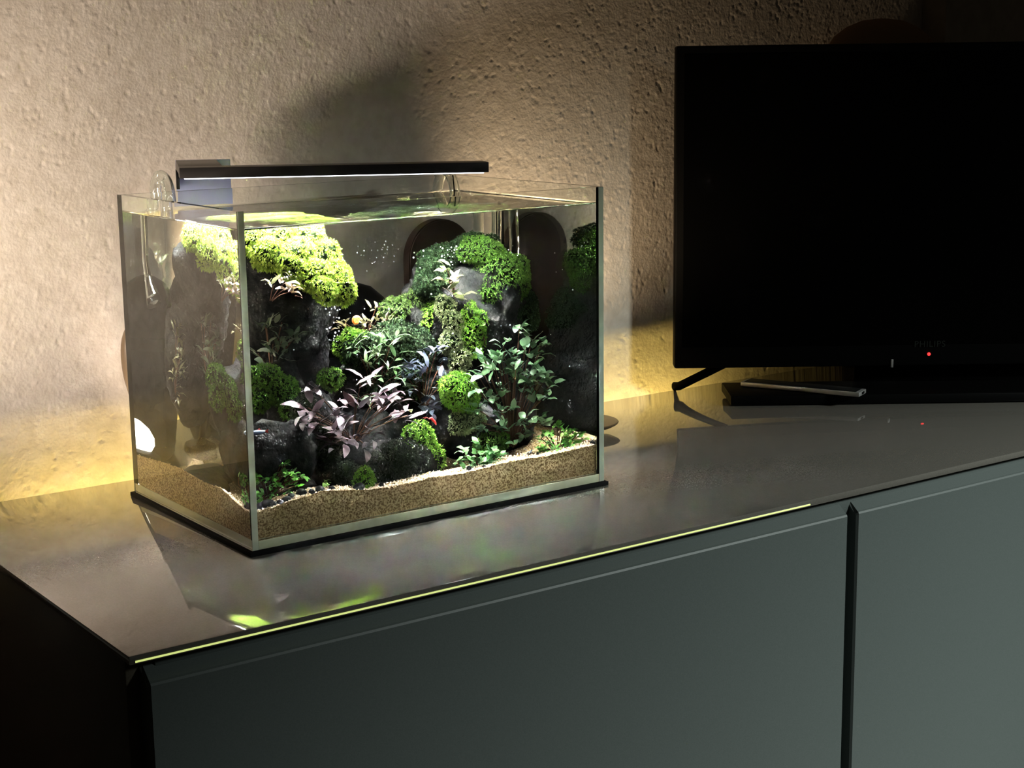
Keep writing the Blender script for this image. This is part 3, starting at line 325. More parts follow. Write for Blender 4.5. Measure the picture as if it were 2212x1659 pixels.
# ---------------------------------------------------------------- aquarium
aq=empty('aquarium',(W/2,D/2,0),'rimless glass aquarium filled with water, moss and plants','aquarium')
M0=boxo('bottom_pane',(T+.0003,.0,0),(W-T-.0003,D,.0071),M_base,aq,bev=.0004); M0['label']='pale greenish bottom pane with bright edge'
WM=WL+.0019               # the water climbs this high where it touches the glass
WB=.0072                  # top of the bottom pane
def pane(a,b,axis,inner,span):
    """glass slab; its wetted inner face is left to the water surface that touches it (one glass-to-water boundary)"""
    o_=[k for k in (0,1) if k!=axis][0]
    us=sorted({a[o_],b[o_],*span}); zs=sorted({a[2],b[2],max(a[2],WB),WM}); outer=a[axis] if inner==b[axis] else b[axis]
    vs=[];ix={};fs=[]
    def V(side,u,z):
        k=(side,u,z)
        if k not in ix:
            p=[0,0,z]; p[axis]=side; p[o_]=u; ix[k]=len(vs); vs.append(p)
        return ix[k]
    for p_,q in zip(us,us[1:]):
        for z0,z1 in zip(zs,zs[1:]):
            fs.append((V(outer,p_,z0),V(outer,q,z0),V(outer,q,z1),V(outer,p_,z1)))
            if not(p_>=span[0]-1e-9 and q<=span[1]+1e-9 and z0>=WB-1e-9 and z1<=WM+1e-9):
                fs.append((V(inner,p_,z0),V(inner,q,z0),V(inner,q,z1),V(inner,p_,z1)))
        for z in (zs[0],zs[-1]): fs.append((V(outer,p_,z),V(outer,q,z),V(inner,q,z),V(inner,p_,z)))
    for z0,z1 in zip(zs,zs[1:]):
        for u in (us[0],us[-1]): fs.append((V(outer,u,z0),V(outer,u,z1),V(inner,u,z1),V(inner,u,z0)))
    me=mesh('glass_pane',vs,fs,M_glass); cen=Vector(((a[0]+b[0])/2,(a[1]+b[1])/2,(a[2]+b[2])/2))
    bm=bmesh.new(); bm.from_mesh(me); bm.normal_update()
    for f in bm.faces:
        c_=f.calc_center_median(); n_=f.normal
        k=max(range(3),key=lambda t:abs(n_[t]))
        if (c_[k]-cen[k])*n_[k]<0: f.normal_flip()
    bm.to_mesh(me); bm.free(); return link('glass_pane',me,aq)
pl_=pane((0,0,0),(T,D,H),0,T,(T,D-T)); pr_=pane((W-T,0,0),(W,D,H),0,W-T,(T,D-T))
pf_=pane((T,0,WB),(W-T,T,H),1,T,(T,W-T)); pb_=pane((T,D-T,WB),(W-T,D,H),1,D-T,(T,W-T))
# ground edges of the side panes that face the room
for p_,x in ((pl_,0),(pr_,W-T)):
    e=boxo('ground_edge',(x+.0002,-.00035,.0002),(x+T-.0002,-.00005,H-.0002),M_edge); e.parent=p_; e.matrix_parent_inverse=p_.matrix_world.inverted()
    e.location=(W/2,D/2,0); e.location=(0,0,0)
tag(boxo('foam_mat',(-.003,-.003,ZT+.0001),(W+.003,D+.003,-.0002),M_mat,bev=.0005),'thin black foam mat under the aquarium','mat')
# water: open air above it, glass around it (relative refraction index)
def water():
    off=[0,.00025,.0006,.0011,.0018,.0028,.0045,.008,.016]
    def line(a,b): return [a+o for o in off]+[a+.016+(b-a-.032)*k/8 for k in range(1,8)]+[b-o for o in reversed(off)]
    X=line(T,W-T); Y=line(T,D-T); nx,ny=len(X),len(Y); vs=[]; fs=[]
    for y in Y:
        for x in X:
            d=max(math.exp(-min(x-T,W-T-x)/.0011),math.exp(-min(y-T,D-T-y)/.0011)); vs.append((x,y,WL+(WM-WL)*d))
    q=lambda a,b:b*nx+a
    fs=[(q(a,b),q(a+1,b),q(a+1,b+1),q(a,b+1)) for b in range(ny-1) for a in range(nx-1)]; nt=len(fs)
    ring=[q(a,0) for a in range(nx)]+[q(nx-1,b) for b in range(1,ny)]+[q(a,ny-1) for a in range(nx-2,-1,-1)]+[q(0,b) for b in range(ny-2,0,-1)]
    n0=len(vs)
    for k in ring: vs.append((vs[k][0],vs[k][1],WB))
    m=len(ring)
    for k in range(m): fs.append((ring[k],n0+k,n0+(k+1)%m,ring[(k+1)%m]))
    fs.append(tuple(n0+k for k in range(m-1,-1,-1)))
    me=mesh('water',vs,fs,[M_wetglass,M_water]); bm=bmesh.new(); bm.from_mesh(me); bm.normal_update(); 
    for f in bm.faces:
        c_=f.calc_center_median()-Vector((W/2,D/2,.12))
        if (f.index<nt and f.normal.z<0) or (f.index>=nt and (f.normal.x*c_.x<-1e-7 or f.normal.y*c_.y<-1e-7 or f.normal.z>.5)): f.normal_flip()
        if f.index<nt: f.material_index=1; f.smooth=True
    for e in bm.edges:
        if len(e.link_faces)==2 and len({f.material_index for f in e.link_faces})==2: e.smooth=False
    bm.to_mesh(me); bm.free(); return link('water',me)
wa=water()
tag(wa,'clear water filling the aquarium almost to the rim','water',kind='stuff')
# sand bed
def sand():
    x0,x1,y0,y1=T+.0006,W-T-.0006,T+.0006,D-T-.0006; nx,ny=140,84
    fx=np.array(SANDF); fl=np.array(SANDL)
    X=np.linspace(x0,x1,nx); Y=np.linspace(y0,y1,ny)
    zf=np.interp(X,fx[:,0],fx[:,1]); zl=np.interp(Y,fl[:,0],fl[:,1])
    vs=[]
    for j,y in enumerate(Y):
        for i,x in enumerate(X):
            dx=min(x-x0,(x1-x)*1.0); e1=math.exp(-(max(0,x-x0-.004)/.024)**2); e2=math.exp(-(max(0,y-y0-.020)/.040)**2); e3=math.exp(-(max(0,x1-x-.01)/.04)**2)*.9
            wl_=min(1,(y-y0)/.02)*math.exp(-(x-x0)/.03)
            edge=zf[i]*(1-wl_)+zl[j]*wl_
            z=.0125+(edge-.0125)*max(e1,e2,e3)
            z+=.0011*noise.noise(Vector((x*260,y*260,0)))+.0007*noise.noise(Vector((x*700,y*700,3)))
            vs.append((x,y,z))
    i=lambda a,b:b*nx+a; fs=[(i(a,b),i(a+1,b),i(a+1,b+1),i(a,b+1)) for b in range(ny-1) for a in range(nx-1)]
    ring=[i(a,0) for a in range(nx)]+[i(nx-1,b) for b in range(1,ny)]+[i(a,ny-1) for a in range(nx-2,-1,-1)]+[i(0,b) for b in range(ny-2,0,-1)]
    n0=len(vs)
    for k in ring: vs.append((vs[k][0],vs[k][1],.0075))
    m=len(ring)
    for k in range(m): fs.append((ring[k],n0+k,n0+(k+1)%m,ring[(k+1)%m]))
    fs.append(tuple(n0+k for k in range(m-1,-1,-1)))
    me=mesh('sand_bed',vs,fs,M_sand); o=link('sand_bed',me)
    # loose grains along the front and on top
    gv=[];gf=[]
    oc=[(1,0,0),(-1,0,0),(0,1,0),(0,-1,0),(0,0,1),(0,0,-1)]; of=[(0,2,4),(2,1,4),(1,3,4),(3,0,4),(2,0,5),(1,2,5),(3,1,5),(0,3,5)]
    for k in range(4200):
        x=R.uniform(x0+.001,x1-.001); y=y0+.0008+abs(R.gauss(0,.012)) if k<3200 else R.uniform(y0,y1)
        if y>y1-.001: continue
        if k>3900: x=x0+.0012+abs(R.gauss(0,.004)); y=R.uniform(y0,.07)
        ii=min(nx-1,int((x-x0)/(x1-x0)*(nx-1)+.5)); jj=min(ny-1,int((y-y0)/(y1-y0)*(ny-1)+.5)); z=vs[i(ii,jj)][2]
        s=R.uniform(.00035,.0008); n=len(gv); ro=Matrix.Rotation(R.random()*6,3,'Z')@Matrix.Rotation(R.random()*6,3,'X')
        for q in oc: gv.append(Vector((x,y,z+s*.3))+ro@Vector(q)*s)
        gf+=[(a+n,b+n,c+n) for a,b,c in of]
    gr=link('loose_grains',mesh('loose_grains',gv,gf,M_grain),o,loc=(0,0,0)); gr['kind']='stuff'
    tag(o,'pale sand bed with a brown cut edge against the glass','sand',kind='stuff'); return o,vs,nx,ny,x0,x1,y0,y1
so,sv,snx,sny,sx0,sx1,sy0,sy1=sand()
INSIDE=[so]
def sandz(x,y):
    i=min(snx-1,max(0,int((x-sx0)/(sx1-sx0)*(snx-1)+.5))); j=min(sny-1,max(0,int((y-sy0)/(sy1-sy0)*(sny-1)+.5))); return sv[j*snx+i][2]
def clampin(v,m=.0012):
    return Vector((min(max(v.x,T+m),W-T-m),min(max(v.y,T+m),D-T-m),min(v.z,WL-m)))
# rocks
def rock(label,blobs,seed,amp=.26,sub=5,mat_=None):
    """one lump grown from several overlapping ellipsoids: shrink a sphere onto their union"""
    c=sum((Vector(b[:3]) for b in blobs),Vector())/len(blobs)
    bm=bmesh.new(); bmesh.ops.create_icosphere(bm,subdivisions=sub,radius=1)
    for v in bm.verts:
        d=v.co.normalized(); best=.004
        for b in blobs:
            o_=c-Vector(b[:3]); rr=Vector(b[3:6])
            A=sum((d[i]/rr[i])**2 for i in range(3)); B=2*sum(o_[i]*d[i]/rr[i]**2 for i in range(3)); Cc=sum((o_[i]/rr[i])**2 for i in range(3))-1
            q=B*B-4*A*Cc
            if q>0: best=max(best,(-B+math.sqrt(q))/(2*A))
        p=c+d*best
        n=noise.noise(p*38+Vector((seed,0,0)))*.55+noise.noise(p*95+Vector((0,seed,0)))*.3+noise.noise(p*240)*.26
        v.co=clampin(p+d*min(best,.05)*amp*n*1.5)
    o=from_bm('rock',bm,mat_ or M_rock,smooth=True); tag(o,label,'rock',); INSIDE.append(o); return o
rock('tall dark lava rock on the left, overhanging and capped with bright moss',[(.085,.148,.206,.046,.032,.022),(.10,.165,.165,.042,.035,.05),(.092,.178,.12,.046,.028,.06),(.070,.104,.100,.020,.020,.024)],1,amp=.24)
rock('dark sloping rock leg beneath the purple plant',[(.105,.085,.056,.026,.022,.032),(.135,.082,.038,.03,.028,.022),(.085,.085,.083,.02,.02,.022),(.054,.044,.062,.022,.015,.028),(.0245,.0275,.074,.014,.0125,.027),(.15,.12,.05,.05,.045,.04)],2)
rock('broad dark rock in the middle valley',[(.19,.15,.07,.06,.05,.058),(.165,.12,.085,.04,.03,.04),(.215,.12,.075,.04,.035,.05)],3)
rock('tall dark tower rock on the right carrying moss',[(.255,.155,.12,.05,.045,.085),(.27,.125,.14,.05,.035,.055),(.285,.15,.08,.045,.05,.065),(.252,.172,.165,.032,.028,.030)],4)
rock('flat dark slab at the back left under the overhang, added for the shade on the sand',[(.075,.165,.012,.055,.045,.011),(.12,.185,.012,.06,.03,.012),(.06,.11,.010,.035,.03,.008)],8,sub=4,amp=.1)  # dark slab added where the sand lies in shade
rock('low dark stone under the bright moss ball',[(.222,.08,.062,.026,.024,.030),(.245,.085,.05,.035,.03,.025)],5,sub=4)
rock('rounded boulder in front of the purple plant',[(.168,.047,.036,.027,.016,.017),(.182,.055,.032,.016,.016,.012)],6,sub=4,amp=.1)
rock('dark rock behind the large bush, close to the right pane',[(.300,.125,.06,.030,.035,.045),(.315,.15,.06,.02,.04,.045)],7,sub=4)
# moss
def blob_core(bl,name,parent,matr,shr=.86):
    bm=bmesh.new()
    for b in bl:
        r=bmesh.ops.create_icosphere(bm,subdivisions=3,radius=1)
        for v in r['verts']:
            p=Vector((v.co.x*b[3],v.co.y*b[4],v.co.z*b[5]))*shr
            v.co=clampin(Vector(b[:3])+p*(1+.18*noise.noise((Vector(b[:3])+p)*120)),.002)
    return from_bm(name,bm,matr,parent,smooth=True)
def sprig(vs,fs,p,n,s,droop):
    """a tiny branching moss tip: one central and four side leaflets"""
    n=n.normalized(); a=n.cross(Vector((R.uniform(-1,1),R.uniform(-1,1),R.uniform(-1,1)))).normalized(); b=n.cross(a)
    def leaf(o,d,side,l,w):
        k=len(vs); d=d.normalized()
        vs.extend([o,o+d*l*.5+side*w,o+d*l-Vector((0,0,droop*l)),o+d*l*.5-side*w]); fs.extend([(k,k+1,k+2),(k,k+2,k+3)])
    leaf(p,n,a,s,s*.22)
    for t,sg in ((.15,1),(.35,-1),(.5,1)):
        d=(n*.55+b*sg*R.uniform(.5,1)+a*R.uniform(-.7,.7)); leaf(p+n*s*t,d,a,s*.72,s*.17)
def moss_clump(label,pal,den,ls,bl):
    c=Vector(bl[0][:3]); root=empty('moss_clump',c,label,'moss')
    core=blob_core(bl,'cushion',root,M_core)
    vs=[];fs=[]
    for bi,b in enumerate(bl):
        cc=Vector(b[:3]); rr=Vector(b[3:6]); area=4*math.pi*((rr.x*rr.y)**1.6/3+(rr.x*rr.z)**1.6/3+(rr.y*rr.z)**1.6/3)**(1/1.6)
        n=int(area/(ls*ls)*den*2.6)
        for k in range(n):
            d=Vector((R.gauss(0,1),R.gauss(0,1),R.gauss(0,1))).normalized()
            if d.y>.6 and R.random()<.8: continue
            p=cc+Vector((d.x*rr.x,d.y*rr.y,d.z*rr.z))
            p+= (p-cc)*.16*noise.noise(p*110)
            if any(j!=bi and sum(((p[i]-o[i])/(o[3+i]*.93))**2 for i in range(3))<1 for j,o in enumerate(bl)): continue
            nn=Vector((d.x/rr.x,d.y/rr.y,d.z/rr.z)).normalized()
            nn=(nn+Vector((R.uniform(-.8,.8),R.uniform(-.8,.8),R.uniform(-.5,.8)))).normalized()
            if p.z>WL-.003 or not(T+.003<p.x<W-T-.003) or not(T+.003<p.y<D-T-.003): continue
            sprig(vs,fs,p,nn,ls*R.uniform(.7,1.35),R.uniform(.0,.5))
    vs=[clampin(v,.0008) for v in vs]
    fr=link('fronds',mesh('fronds',vs,fs,MOSSM[pal]),root); fr['kind']='stuff'
    INSIDE.extend([core,fr]); return root
for m in MOSS: moss_clump(*m)
# leafy plants
def leaf_mesh(L,wr,bend,matr,k):
    vs=[];fs=[];n=5
    for i in range(n+1):
        t=i/n; w=L*wr*.5*(math.sin(math.pi*min(1,t*.93+.07))**.75) if 0<i<n else (L*wr*.10 if i==0 else 0.0002)
        x=L*(math.sin(bend*t)/bend if bend else t); z=-L*((1-math.cos(bend*t))/bend if bend else 0)
        rip=.06*L*wr*math.sin(t*11+k)
        for s,u in ((-1,.16),(0,0),(1,.16)): vs.append((x,s*w,z+u*w+ (rip*abs(s))))
    for i in range(n):
        for s in (0,1): a=i*3+s; fs.append((a,a+1,a+4,a+3))
    return mesh('leaf',vs,fs,matr,smooth=True)
def plant(label,pal,L,wr,n,c,r):
    c=Vector(c); r=Vector(r); root=empty('water_plant',(c.x,c.y,c.z-r.z),label,'plant')
    base=Vector((c.x,c.y+r.y*.35,c.z-r.z*.9)); kinds=[leaf_mesh(L,wr,b,LEAF[pal],k) for k,b in enumerate((.5,1.0,1.5,.15))]
    sv_=[];sf=[]
    # branch points spread over the bush; leaves grow in whorls round each
    nb=max(2,n//5); tips=[]
    for k in range(nb):
        for _ in range(60):
            d=Vector((R.uniform(-1,1),R.uniform(-1,.8),R.uniform(-1,1)))
            if .25<d.length<1: break
        p=c+Vector((d.x*r.x,d.y*r.y*.5+r.y*(.45*d.z-.1),d.z*r.z)); tips.append(p)
        q=base.lerp(p,.5)+Vector((0,0,r.z*.12))
        vv,ff=tube_geo(smooth_path([base+(p-base)*.1,q,p],3),.00045,5); o=len(sv_); sv_+=vv; sf+=[tuple(i+o for i in f) for f in ff]
    st=link('stem',mesh('stem',[clampin(v) for v in sv_],sf,M_stem),root); INSIDE.append(st)
    for k in range(n):
        p=tips[k%nb]+Vector((R.uniform(-1,1),R.uniform(-1,1),R.uniform(-1,.6)))*L*.35
        out=(p-base); out.z*=.6; out=out.normalized() if out.length else Vector((0,-1,0))
        az=R.uniform(0,2*math.pi); d=(Vector((math.cos(az),math.sin(az),R.uniform(.0,.9)))+out*.7+Vector((0,-.25,0))).normalized()
        x=d; y=Vector((0,0,1)).cross(x); y=y.normalized() if y.length>.1 else Vector((1,0,0)); z=x.cross(y)
        ro=Matrix((x,y,z)).transposed()@Matrix.Rotation(R.uniform(-.6,.6),3,'X'); s=R.uniform(.6,1.15)
        tip=p+ro@Vector((L*s,0,-L*.3*s)); 
        for a,lo,hi in ((0,T,W-T),(1,T,D-T)):
            m_=L*wr*.5*s+.0015
            for pt in (tip,p):
                if pt[a]<lo+m_: p[a]+=lo+m_-pt[a]; tip[a]+=max(0,lo+m_-tip[a])
                if pt[a]>hi-m_: p[a]-=pt[a]-hi+m_
        if max(p.z,tip.z)>WL-.004: p.z-=max(p.z,tip.z)-WL+.004
        o=link('leaf',kinds[R.randrange(4)],root,loc=p-root.location); o.rotation_euler=ro.to_euler(); o.scale=(s,s,s); INSIDE.append(o)
    return root
for p_ in PLANTS: plant(*p_)
# pebbles
ORD='first second third fourth fifth sixth seventh eighth ninth tenth eleventh twelfth thirteenth fourteenth fifteenth sixteenth'.split()
for k,(x,y,z,a,b) in enumerate(sorted(PEBBLES)):
    bm=bmesh.new(); bmesh.ops.create_icosphere(bm,subdivisions=2,radius=1)
    for v in bm.verts:
        q=1+.25*noise.noise(v.co*1.7+Vector((k*9,0,0))); v.co=Vector((v.co.x*a*q,v.co.y*a*.8*q,v.co.z*b*q))
    o=from_bm('pebble',bm,M_peb if k!=9 else M_peb,smooth=True); yy=max(y+R.uniform(-.004,.006),T+a+.001); o.location=(max(x,T+a*1.25+.001),yy,sandz(x,yy)+b*R.uniform(-.2,.45)); o.rotation_euler=(R.uniform(-.3,.3),R.uniform(-.3,.3),R.uniform(0,3))
    tag(o,'dark pebble on the front edge of the sand, %s from the left corner'%ORD[k],'pebble','dark pebbles along the front edge of the sand'); INSIDE.append(o)
# air bubbles
bm=bmesh.new()
for p in BUBBLES:
    p=clampin(Vector(p),.002); bmesh.ops.create_icosphere(bm,subdivisions=1,radius=R.uniform(.00035,.0009),matrix=Matrix.Translation(p))
bb=from_bm('air_bubbles',bm,M_bubble,smooth=True); tag(bb,'tiny white air bubbles clinging to rocks and glass','bubbles',kind='stuff'); INSIDE.append(bb)
# small animals
def fish(loc,rz,L,c_body,c_top,label,cat,name='fish'):
    root=empty(name,loc,label,cat); Mx=Matrix.Translation(Vector(loc))@Matrix.Rotation(rz,4,'Z')
    prof=[(-.5,.03),(-.42,.09),(-.28,.135),(-.08,.15),(.12,.12),(.3,.07),(.4,.045)]
    vs=[];fs=[];n=10
    for t,h in prof:
        for k in range(n):
            q=2*math.pi*k/n; vs.append(Mx@Vector((t*L,math.sin(q)*h*.5*L,math.cos(q)*h*L)))
    for i in range(len(prof)-1):
        for k in range(n): fs.append((i*n+k,i*n+(k+1)%n,(i+1)*n+(k+1)%n,(i+1)*n+k))
    fs.append(tuple(range(n))); fs.append(tuple(range((len(prof)-1)*n,len(prof)*n)))
    b=link('body',mesh('body',vs,fs,c_body,True),root)
    def fin(nm,pts,m): return link(nm,mesh(nm,[Mx@Vector((x*L,y*L,z*L)) for x,y,z in pts]+[Mx@Vector((x*L,(y+.012)*L,z*L)) for x,y,z in pts],[tuple(range(len(pts))),tuple(range(2*len(pts)-1,len(pts)-1,-1))]+[(i,(i+1)%len(pts),len(pts)+(i+1)%len(pts),len(pts)+i) for i in range(len(pts))],m),root)
    INSIDE.extend([b,fin('tail_fin',[(.38,0,.03),(.62,0,.13),(.55,0,0),(.62,0,-.13),(.38,0,-.03)],c_top),fin('back_fin',[(-.1,0,.14),(.02,0,.25),(.14,0,.11)],c_top)])
    return root
M_fb=mat('fish_silver_blue',(.20,.24,.38),.25,.7); M_fr=mat('fish_red',(.55,.05,.03),.4,.5); M_or=mat('snail_orange',(.95,.26,.05),.35,.5)
fish((.0130,.0090,FISH[0][2]+.002),math.radians(-14),.0125,M_fb,M_fr,'tiny blue and red fish close to the front left corner','fish')
sn=empty('snail',FISH[1],'tiny orange snail on the plants under the moss cap','snail')
sp=[];rd=[]
for k in range(26):
    t=k/25*2.1*2*math.pi; q=.0028*(1-k/29); sp.append(Vector(FISH[1])+Vector((q*math.cos(t),-.0011*k/25*2,q*math.sin(t)))); rd.append(.0023*(1-k/27))
vv,ff=tube_geo(sp,rd,8); INSIDE.append(link('shell',mesh('shell',vv,ff,M_or,True),sn))
ft=Vector(FISH[1]); vv,ff=tube_geo([ft+Vector((-.005,0,-.0035)),ft+Vector((0,0,-.0045)),ft+Vector((.006,0,-.004))],[.0006,.0016,.0008],8); INSIDE.append(link('foot',mesh('foot',vv,ff,M_rock,True),sn))
sh=empty('shrimp',FISH[2],'tiny red shrimp between the purple plant and the bright moss cushion','shrimp'); c=Vector(FISH[2])
M_shr=mat('shrimp_red',(.62,.03,.025),.3,.6)
vv,ff=tube_geo(smooth_path([c+.62*Vector((-.007,0,.003)),c+.62*Vector((-.003,0,.0035)),c,c+.62*Vector((.003,0,-.003)),c+.62*Vector((.0045,0,-.007))],3),[.0004,.0007,.0009,.0011,.0012,.0012,.0012,.0012,.0011,.001,.0009,.0007,.0004],8)
INSIDE.append(link('body',mesh('body',vv,ff,M_shr,True),sh))
for s in (-1,1):
    vv,ff=tube_geo([c+.62*Vector((-.006,s*.0006,.003)),c+.62*Vector((-.011,s*.002,.006)),c+.62*Vector((-.015,s*.003,.005))],.00018,5); INSIDE.append(link('antenna',mesh('antenna',vv,ff,M_shr),sh))
# ---------------------------------------------------------------- glass pipes over the back rim
def gpipe(label,pts,rad,bell=None):
    root=empty('glass_pipe',pts[0],label,'pipe')
    P=smooth_path(pts,7)
    vo,fo=tube_geo(P,rad,18); vi,fi=tube_geo(P,rad*.78,18); k=len(vo)
    link('tube',mesh('tube',vo+vi,fo+[tuple(reversed([i+k for i in f])) for f in fi],M_pipe,True),root)
    if bell:
        vs,fs=tube_geo(bell[0],bell[1],18,False); vs2,fs2=tube_geo(bell[0],[r*.88 for r in bell[1]],18,False); k=len(vs); n=len(bell[0])
        rim=[((n-1)*18+i,(n-1)*18+(i+1)%18,k+(n-1)*18+(i+1)%18,k+(n-1)*18+i) for i in range(18)]
        link('bell',mesh('bell',vs+vs2,fs+[tuple(reversed([i+k for i in f])) for f in fs2]+rim,M_pipe,True),root)
    return root
gpipe('clear glass outflow pipe hooked over the rim at the back left corner',
  [(.0415,.243,.150),(.0415,.243,.215),(.0415,.2425,.255),(.0415,.238,.2685),(.0415,.2295,.2735),(.0415,.218,.2685),(.0415,.2125,.255),(.0415,.212,.225),(.041,.212,.205),(.041,.209,.190)],.0052,
  bell=([Vector((.041,.210,.192)),Vector((.041,.206,.183)),Vector((.0405,.201,.174)),Vector((.040,.198,.168))],[.0052,.0075,.0102,.0115]))
gpipe('clear glass intake pipe hooked over the rim at the back right corner',
  [(.3345,.247,.150),(.3345,.247,.215),(.3345,.246,.243),(.3345,.240,.2575),(.3345,.2295,.2640),(.3345,.218,.2575),(.3345,.2125,.243),(.3345,.212,.22),(.3335,.212,.20),(.3345,.212,.17),(.3345,.212,.10)],.0052)
# ---------------------------------------------------------------- LED lamp
al=empty('aquarium_lamp',(.15,.12,.273),'slim dark LED bar lamp clipped over the aquarium','lamp')
A0=Vector((.0159,.1334,.2770)); A1=Vector((.2514,.0357,.2752)); ax=(A1-A0); Lb=ax.length; ax.normalize(); ay=Vector((-ax.y,ax.x,0)).normalized(); az=ax.cross(ay)
MB=Matrix((ax,ay,az)).transposed().to_4x4(); MB.translation=A0
boxo('bar',(0,0,0),(Lb,.024,.0085),M_alu,al,bev=.0005,M=MB)
boxo('arm',(0.0005,.0242,.0008),(.036,.122,.0083),M_alu,al,bev=.0005,M=MB)
boxo('bracket',(.0005,.1225,-.0325),(.048,.1262,.0083),M_brack,al,bev=.0004,M=MB)['label']='flat metal bracket plate with lavender lamp light in its colour'
boxo('bracket_foot',(.0002,.1060,-.0160),(.0030,.1223,.0006),M_alu,al,bev=.0003,M=MB)
boxo('diffuser',(.004,.002,-.0008),(Lb-.004,.022,-.0001),M_led,al,M=MB)
ll=bpy.data.lights.new('led_light','AREA'); ll.shape='RECTANGLE'; ll.size=Lb-.01; ll.size_y=.018; ll.energy=7.6; ll.spread=math.radians(132); ll.color=(.93,.95,1)
lo=bpy.data.objects.new('led_light',ll); COL.objects.link(lo); ml=MB.copy(); ml.translation=MB@Vector((Lb/2,.012,-.0012)); lo.matrix_world=ml
lo.parent=al; lo.matrix_parent_inverse=Matrix.Translation(-al.location)
# ---------------------------------------------------------------- things behind the tank
ca=empty('filter_canister',(.190,.264,ZT),'black rounded filter canister hidden behind the aquarium','filter')
lathe('canister_body',[(.060,.0),(.064,.004),(.064,.118),(.060,.140),(.050,.157),(.036,.169),(.018,.175),(.003,.1765)],M_canister,ca,center=(.190,.264,ZT),n=40,sy=.26,sx=1.02)
lathe('collar',[(.0652,0),(.0662,.001),(.0662,.011),(.0652,.012)],M_satin,ca,center=(.190,.264,.106),n=40,sy=.26,sx=1.02)
la=empty('table_lamp',(.2895,.2465,ZT),'dark brown round-topped lamp shade standing behind the right part of the tank','lamp')
def arch(name,cx,y0,y1,z0,hw,zs,mat_,parent):
    pts=[(cx-hw,z0)]+[(cx-hw*math.cos(math.pi*k/24),zs+hw*1.02*math.sin(math.pi*k/24)) for k in range(25)]+[(cx+hw,z0)]
    bm=bmesh.new(); f=bm.faces.new([bm.verts.new((x,y0,z)) for x,z in pts]); r=bmesh.ops.extrude_face_region(bm,geom=[f])
    bmesh.ops.translate(bm,verts=[v for v in r['geom'] if isinstance(v,bmesh.types.BMVert)],vec=(0,y1-y0,0)); bmesh.ops.recalc_face_normals(bm,faces=bm.faces)
    bmesh.ops.bevel(bm,geom=[e for e in bm.edges if e.calc_face_angle(0)>.8],offset=.0012,segments=2,affect='EDGES')
    return from_bm(name,bm,mat_,parent,angle=.6)
arch('shade',.2895,.2405,.2525,.060,.0350,.1885,M_lampshade,la)
lathe('base',[(.030,0),(.031,.002),(.030,.006),(.010,.008),(.006,.012),(.006,.062)],M_lampshade,la,center=(.2895,.2465,ZT),n=28,sy=.25)
ws=empty('wall_washer',(.10,.252,ZT),'small warm spotlight standing in the gap behind the aquarium','lamp')
lathe('housing',[(.017,0),(.018,.002),(.018,.022),(.014,.0245)],M_satin,ws,center=(.10,.252,ZT),n=24)
lathe('lens',[(.0135,.0),(.0150,.006),(.0148,.013),(.0120,.020),(.007,.0245),(.001,.026)],M_bulb,ws,center=(.10,.252,.0206),n=24)
w2=empty('wall_washer',(.405,.257,ZT),'small low spotlight on the tabletop behind the right end of the tank','lamp')
lathe('housing',[(.012,0),(.013,.002),(.013,.020),(.011,.022)],M_satin,w2,center=(.40,.262,ZT),n=24)
ho=empty('filter_hose',(.0415,.243,.15),'dull brown hose looping down behind the back left corner','hose')
vv,ff=tube_geo(smooth_path([(.0415,.2445,.168),(.0395,.248,.155),(.028,.256,.146),(.0185,.262,.128),(.0195,.266,.100),(.028,.272,.072),(.036,.275,.045),(.040,.275,.0055)],6),.0078,14)
link('tube',mesh('tube',vv,ff,M_hose,True),ho)
ds=empty('round_disc',(.468,.182,ZT),'low dark bronze round disc lying on the tabletop right of the aquarium','dish')
lathe('disc',[(.014,0),(.015,.0025),(.030,.0055),(.0355,.0085),(.0362,.0098),(.0355,.0106),(.020,.0114),(.002,.0117)],M_bronze,ds,center=(.466,.183,ZT),n=48)
# ---------------------------------------------------------------- television and neighbours
yaw=.6202; rd=Vector((math.cos(yaw),-math.sin(yaw),0)); fd=Vector((math.sin(yaw),math.cos(yaw),0))
TP=Vector((.6475,.2500,.029)); MT=Matrix((rd,fd,Vector((0,0,1)))).transposed().to_4x4(); MT.translation=TP
TWd,TH=.605,.3520
tv=empty('television',MT@Vector((TWd/2,.02,0)),'switched-off black flat television on the right end of the sideboard','television')
def tvbox(name,a,b,m,bev=.001): return boxo(name,a,b,m,tv,bev=bev,M=MT)
tvbox('screen_frame',(0,0,0),(TWd,.020,TH),M_black,.0025)
tvbox('screen_panel',(.009,-.0006,.024),(TWd-.009,.0006,TH-.009),M_screen,.0003)
tvbox('back_housing',(.10,.019,.03),(TWd-.10,.050,TH*.75),M_black,.004)
tvbox('shade_panel',(.205,.0205,-.0213),(.540,.0265,.0310),M_black,.001)  # black sheet added to darken the wall seen under the screen
def leg(pts,r=.005):
    vv,ff=tube_geo([MT@Vector(p) for p in pts],r,10); return link('leg',mesh('leg',vv,ff,M_black,True),tv)
zl=ZT-.029+.0045
leg([(.056,.012,.002),(.010,.040,zl+.001),(.004,.044,zl)])
leg([(TWd-.056,.012,.002),(TWd-.03,.045,zl)])
lt=bpy.data.curves.new('logo_text','FONT'); lt.body='PHILIPS'; lt.size=.0098; lt.extrude=.0002; lt.align_x='CENTER'; lt.space_character=1.12
lo2=bpy.data.objects.new('logo_text',lt); COL.objects.link(lo2); dg=bpy.context.evaluated_depsgraph_get(); lme=bpy.data.meshes.new_from_object(lo2.evaluated_get(dg)); bpy.data.objects.remove(lo2)
lme.materials.clear(); lme.materials.append(M_logo)
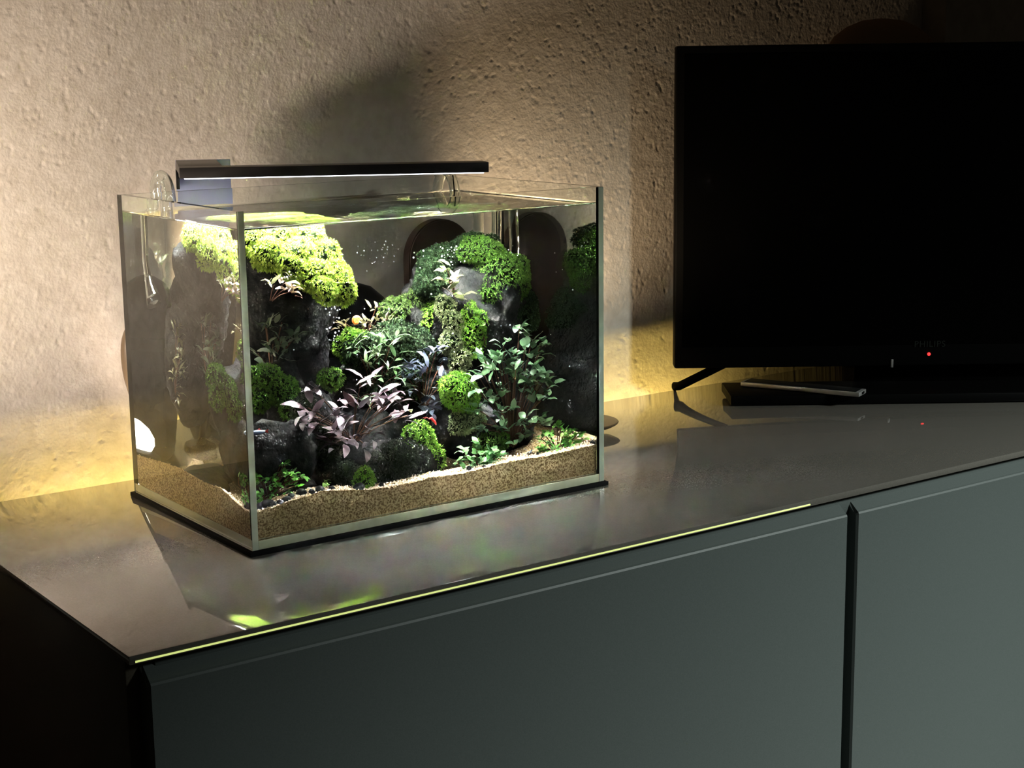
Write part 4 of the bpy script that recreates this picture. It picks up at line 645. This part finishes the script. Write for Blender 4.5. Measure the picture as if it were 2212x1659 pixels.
lg=bpy.data.objects.new('logo',lme); COL.objects.link(lg); lg.parent=tv; lg.location=MT@Vector((.2835,-.0007,.0212))-tv.location
lg.rotation_euler=(math.radians(90),0,-yaw); lg['label']='dim grey maker lettering'
bm=bmesh.new(); bmesh.ops.create_uvsphere(bm,u_segments=12,v_segments=8,radius=.0019)
sl=from_bm('standby_light',bm,M_redled,tv); sl.location=MT@Vector((.283,-.0004,.0130))-tv.location; sl['label']='small glowing red standby light'
tvbox('glint_tab',(.241,-.0009,-.0015),(.2437,.004,.0075),M_silver,.0004)['label']='small vertical silver tab standing in for a glint under the screen'  # silver tab drawn where only a glint shows
MS=Matrix((rd,fd,Vector((0,0,1)))).transposed().to_4x4(); MS.translation=Vector((.6640,.1760,ZT))
bx=empty('soundbar',MS@Vector((.25,.04,0)),'low flat black box on the tabletop under the television','soundbar')
boxo('housing',(0,0,.001),(.50,.078,.0115),M_black,bx,bev=.0015,M=MS)
for x in (.03,.47): boxo('foot',(x-.008,.01,0.0),(x+.008,.07,.0012),M_satin,bx,M=MS)
r0=Vector((.7085,.2080,ZT+.0122)); r1=Vector((.7640,.0830,ZT+.0122)); rx=(r1-r0).normalized(); ry=Vector((-rx.y,rx.x,0)); MR=Matrix((rx,ry,Vector((0,0,1)))).transposed().to_4x4(); MR.translation=r0
rm=empty('remote_control',MR@Vector((.07,.01,0)),'slim silver-edged remote lying across the black box','remote')
boxo('shell',(0,0,0),((r1-r0).length,.024,.0048),M_silver,rm,bev=.0008,M=MR)
boxo('keypad',(.004,.0015,.0049),((r1-r0).length-.004,.0225,.0055),M_satin,rm,bev=.0002,M=MR)
boxo('end_socket',((r1-r0).length-.0004,.009,.0012),((r1-r0).length+.0003,.017,.0038),M_black,rm,M=MR)
dl=empty('light_patch_dome',(.985,.262,ZT),'dim tan dome over the television, standing in for a patch of light on the wall','lamp')  # dome, pole and base added in place of a light patch on the wall
lathe('patch_dome',[(.052,.300),(.100,.312),(.104,.330),(.102,.355),(.094,.375),(.080,.391),(.060,.402),(.035,.4095),(.008,.412)],M_dome,dl,center=(.985,.262,0),n=40,sy=.28)
lathe('added_pole',[(.006,0),(.006,.302)],M_satin,dl,center=(.985,.262,.004),n=14)
lathe('base',[(.05,0),(.052,.003),(.045,.009),(.008,.012)],M_satin,dl,center=(.985,.262,ZT),n=32,sy=.5)  # added base under the light patch dome
# light focused by the water surface on what stands below it
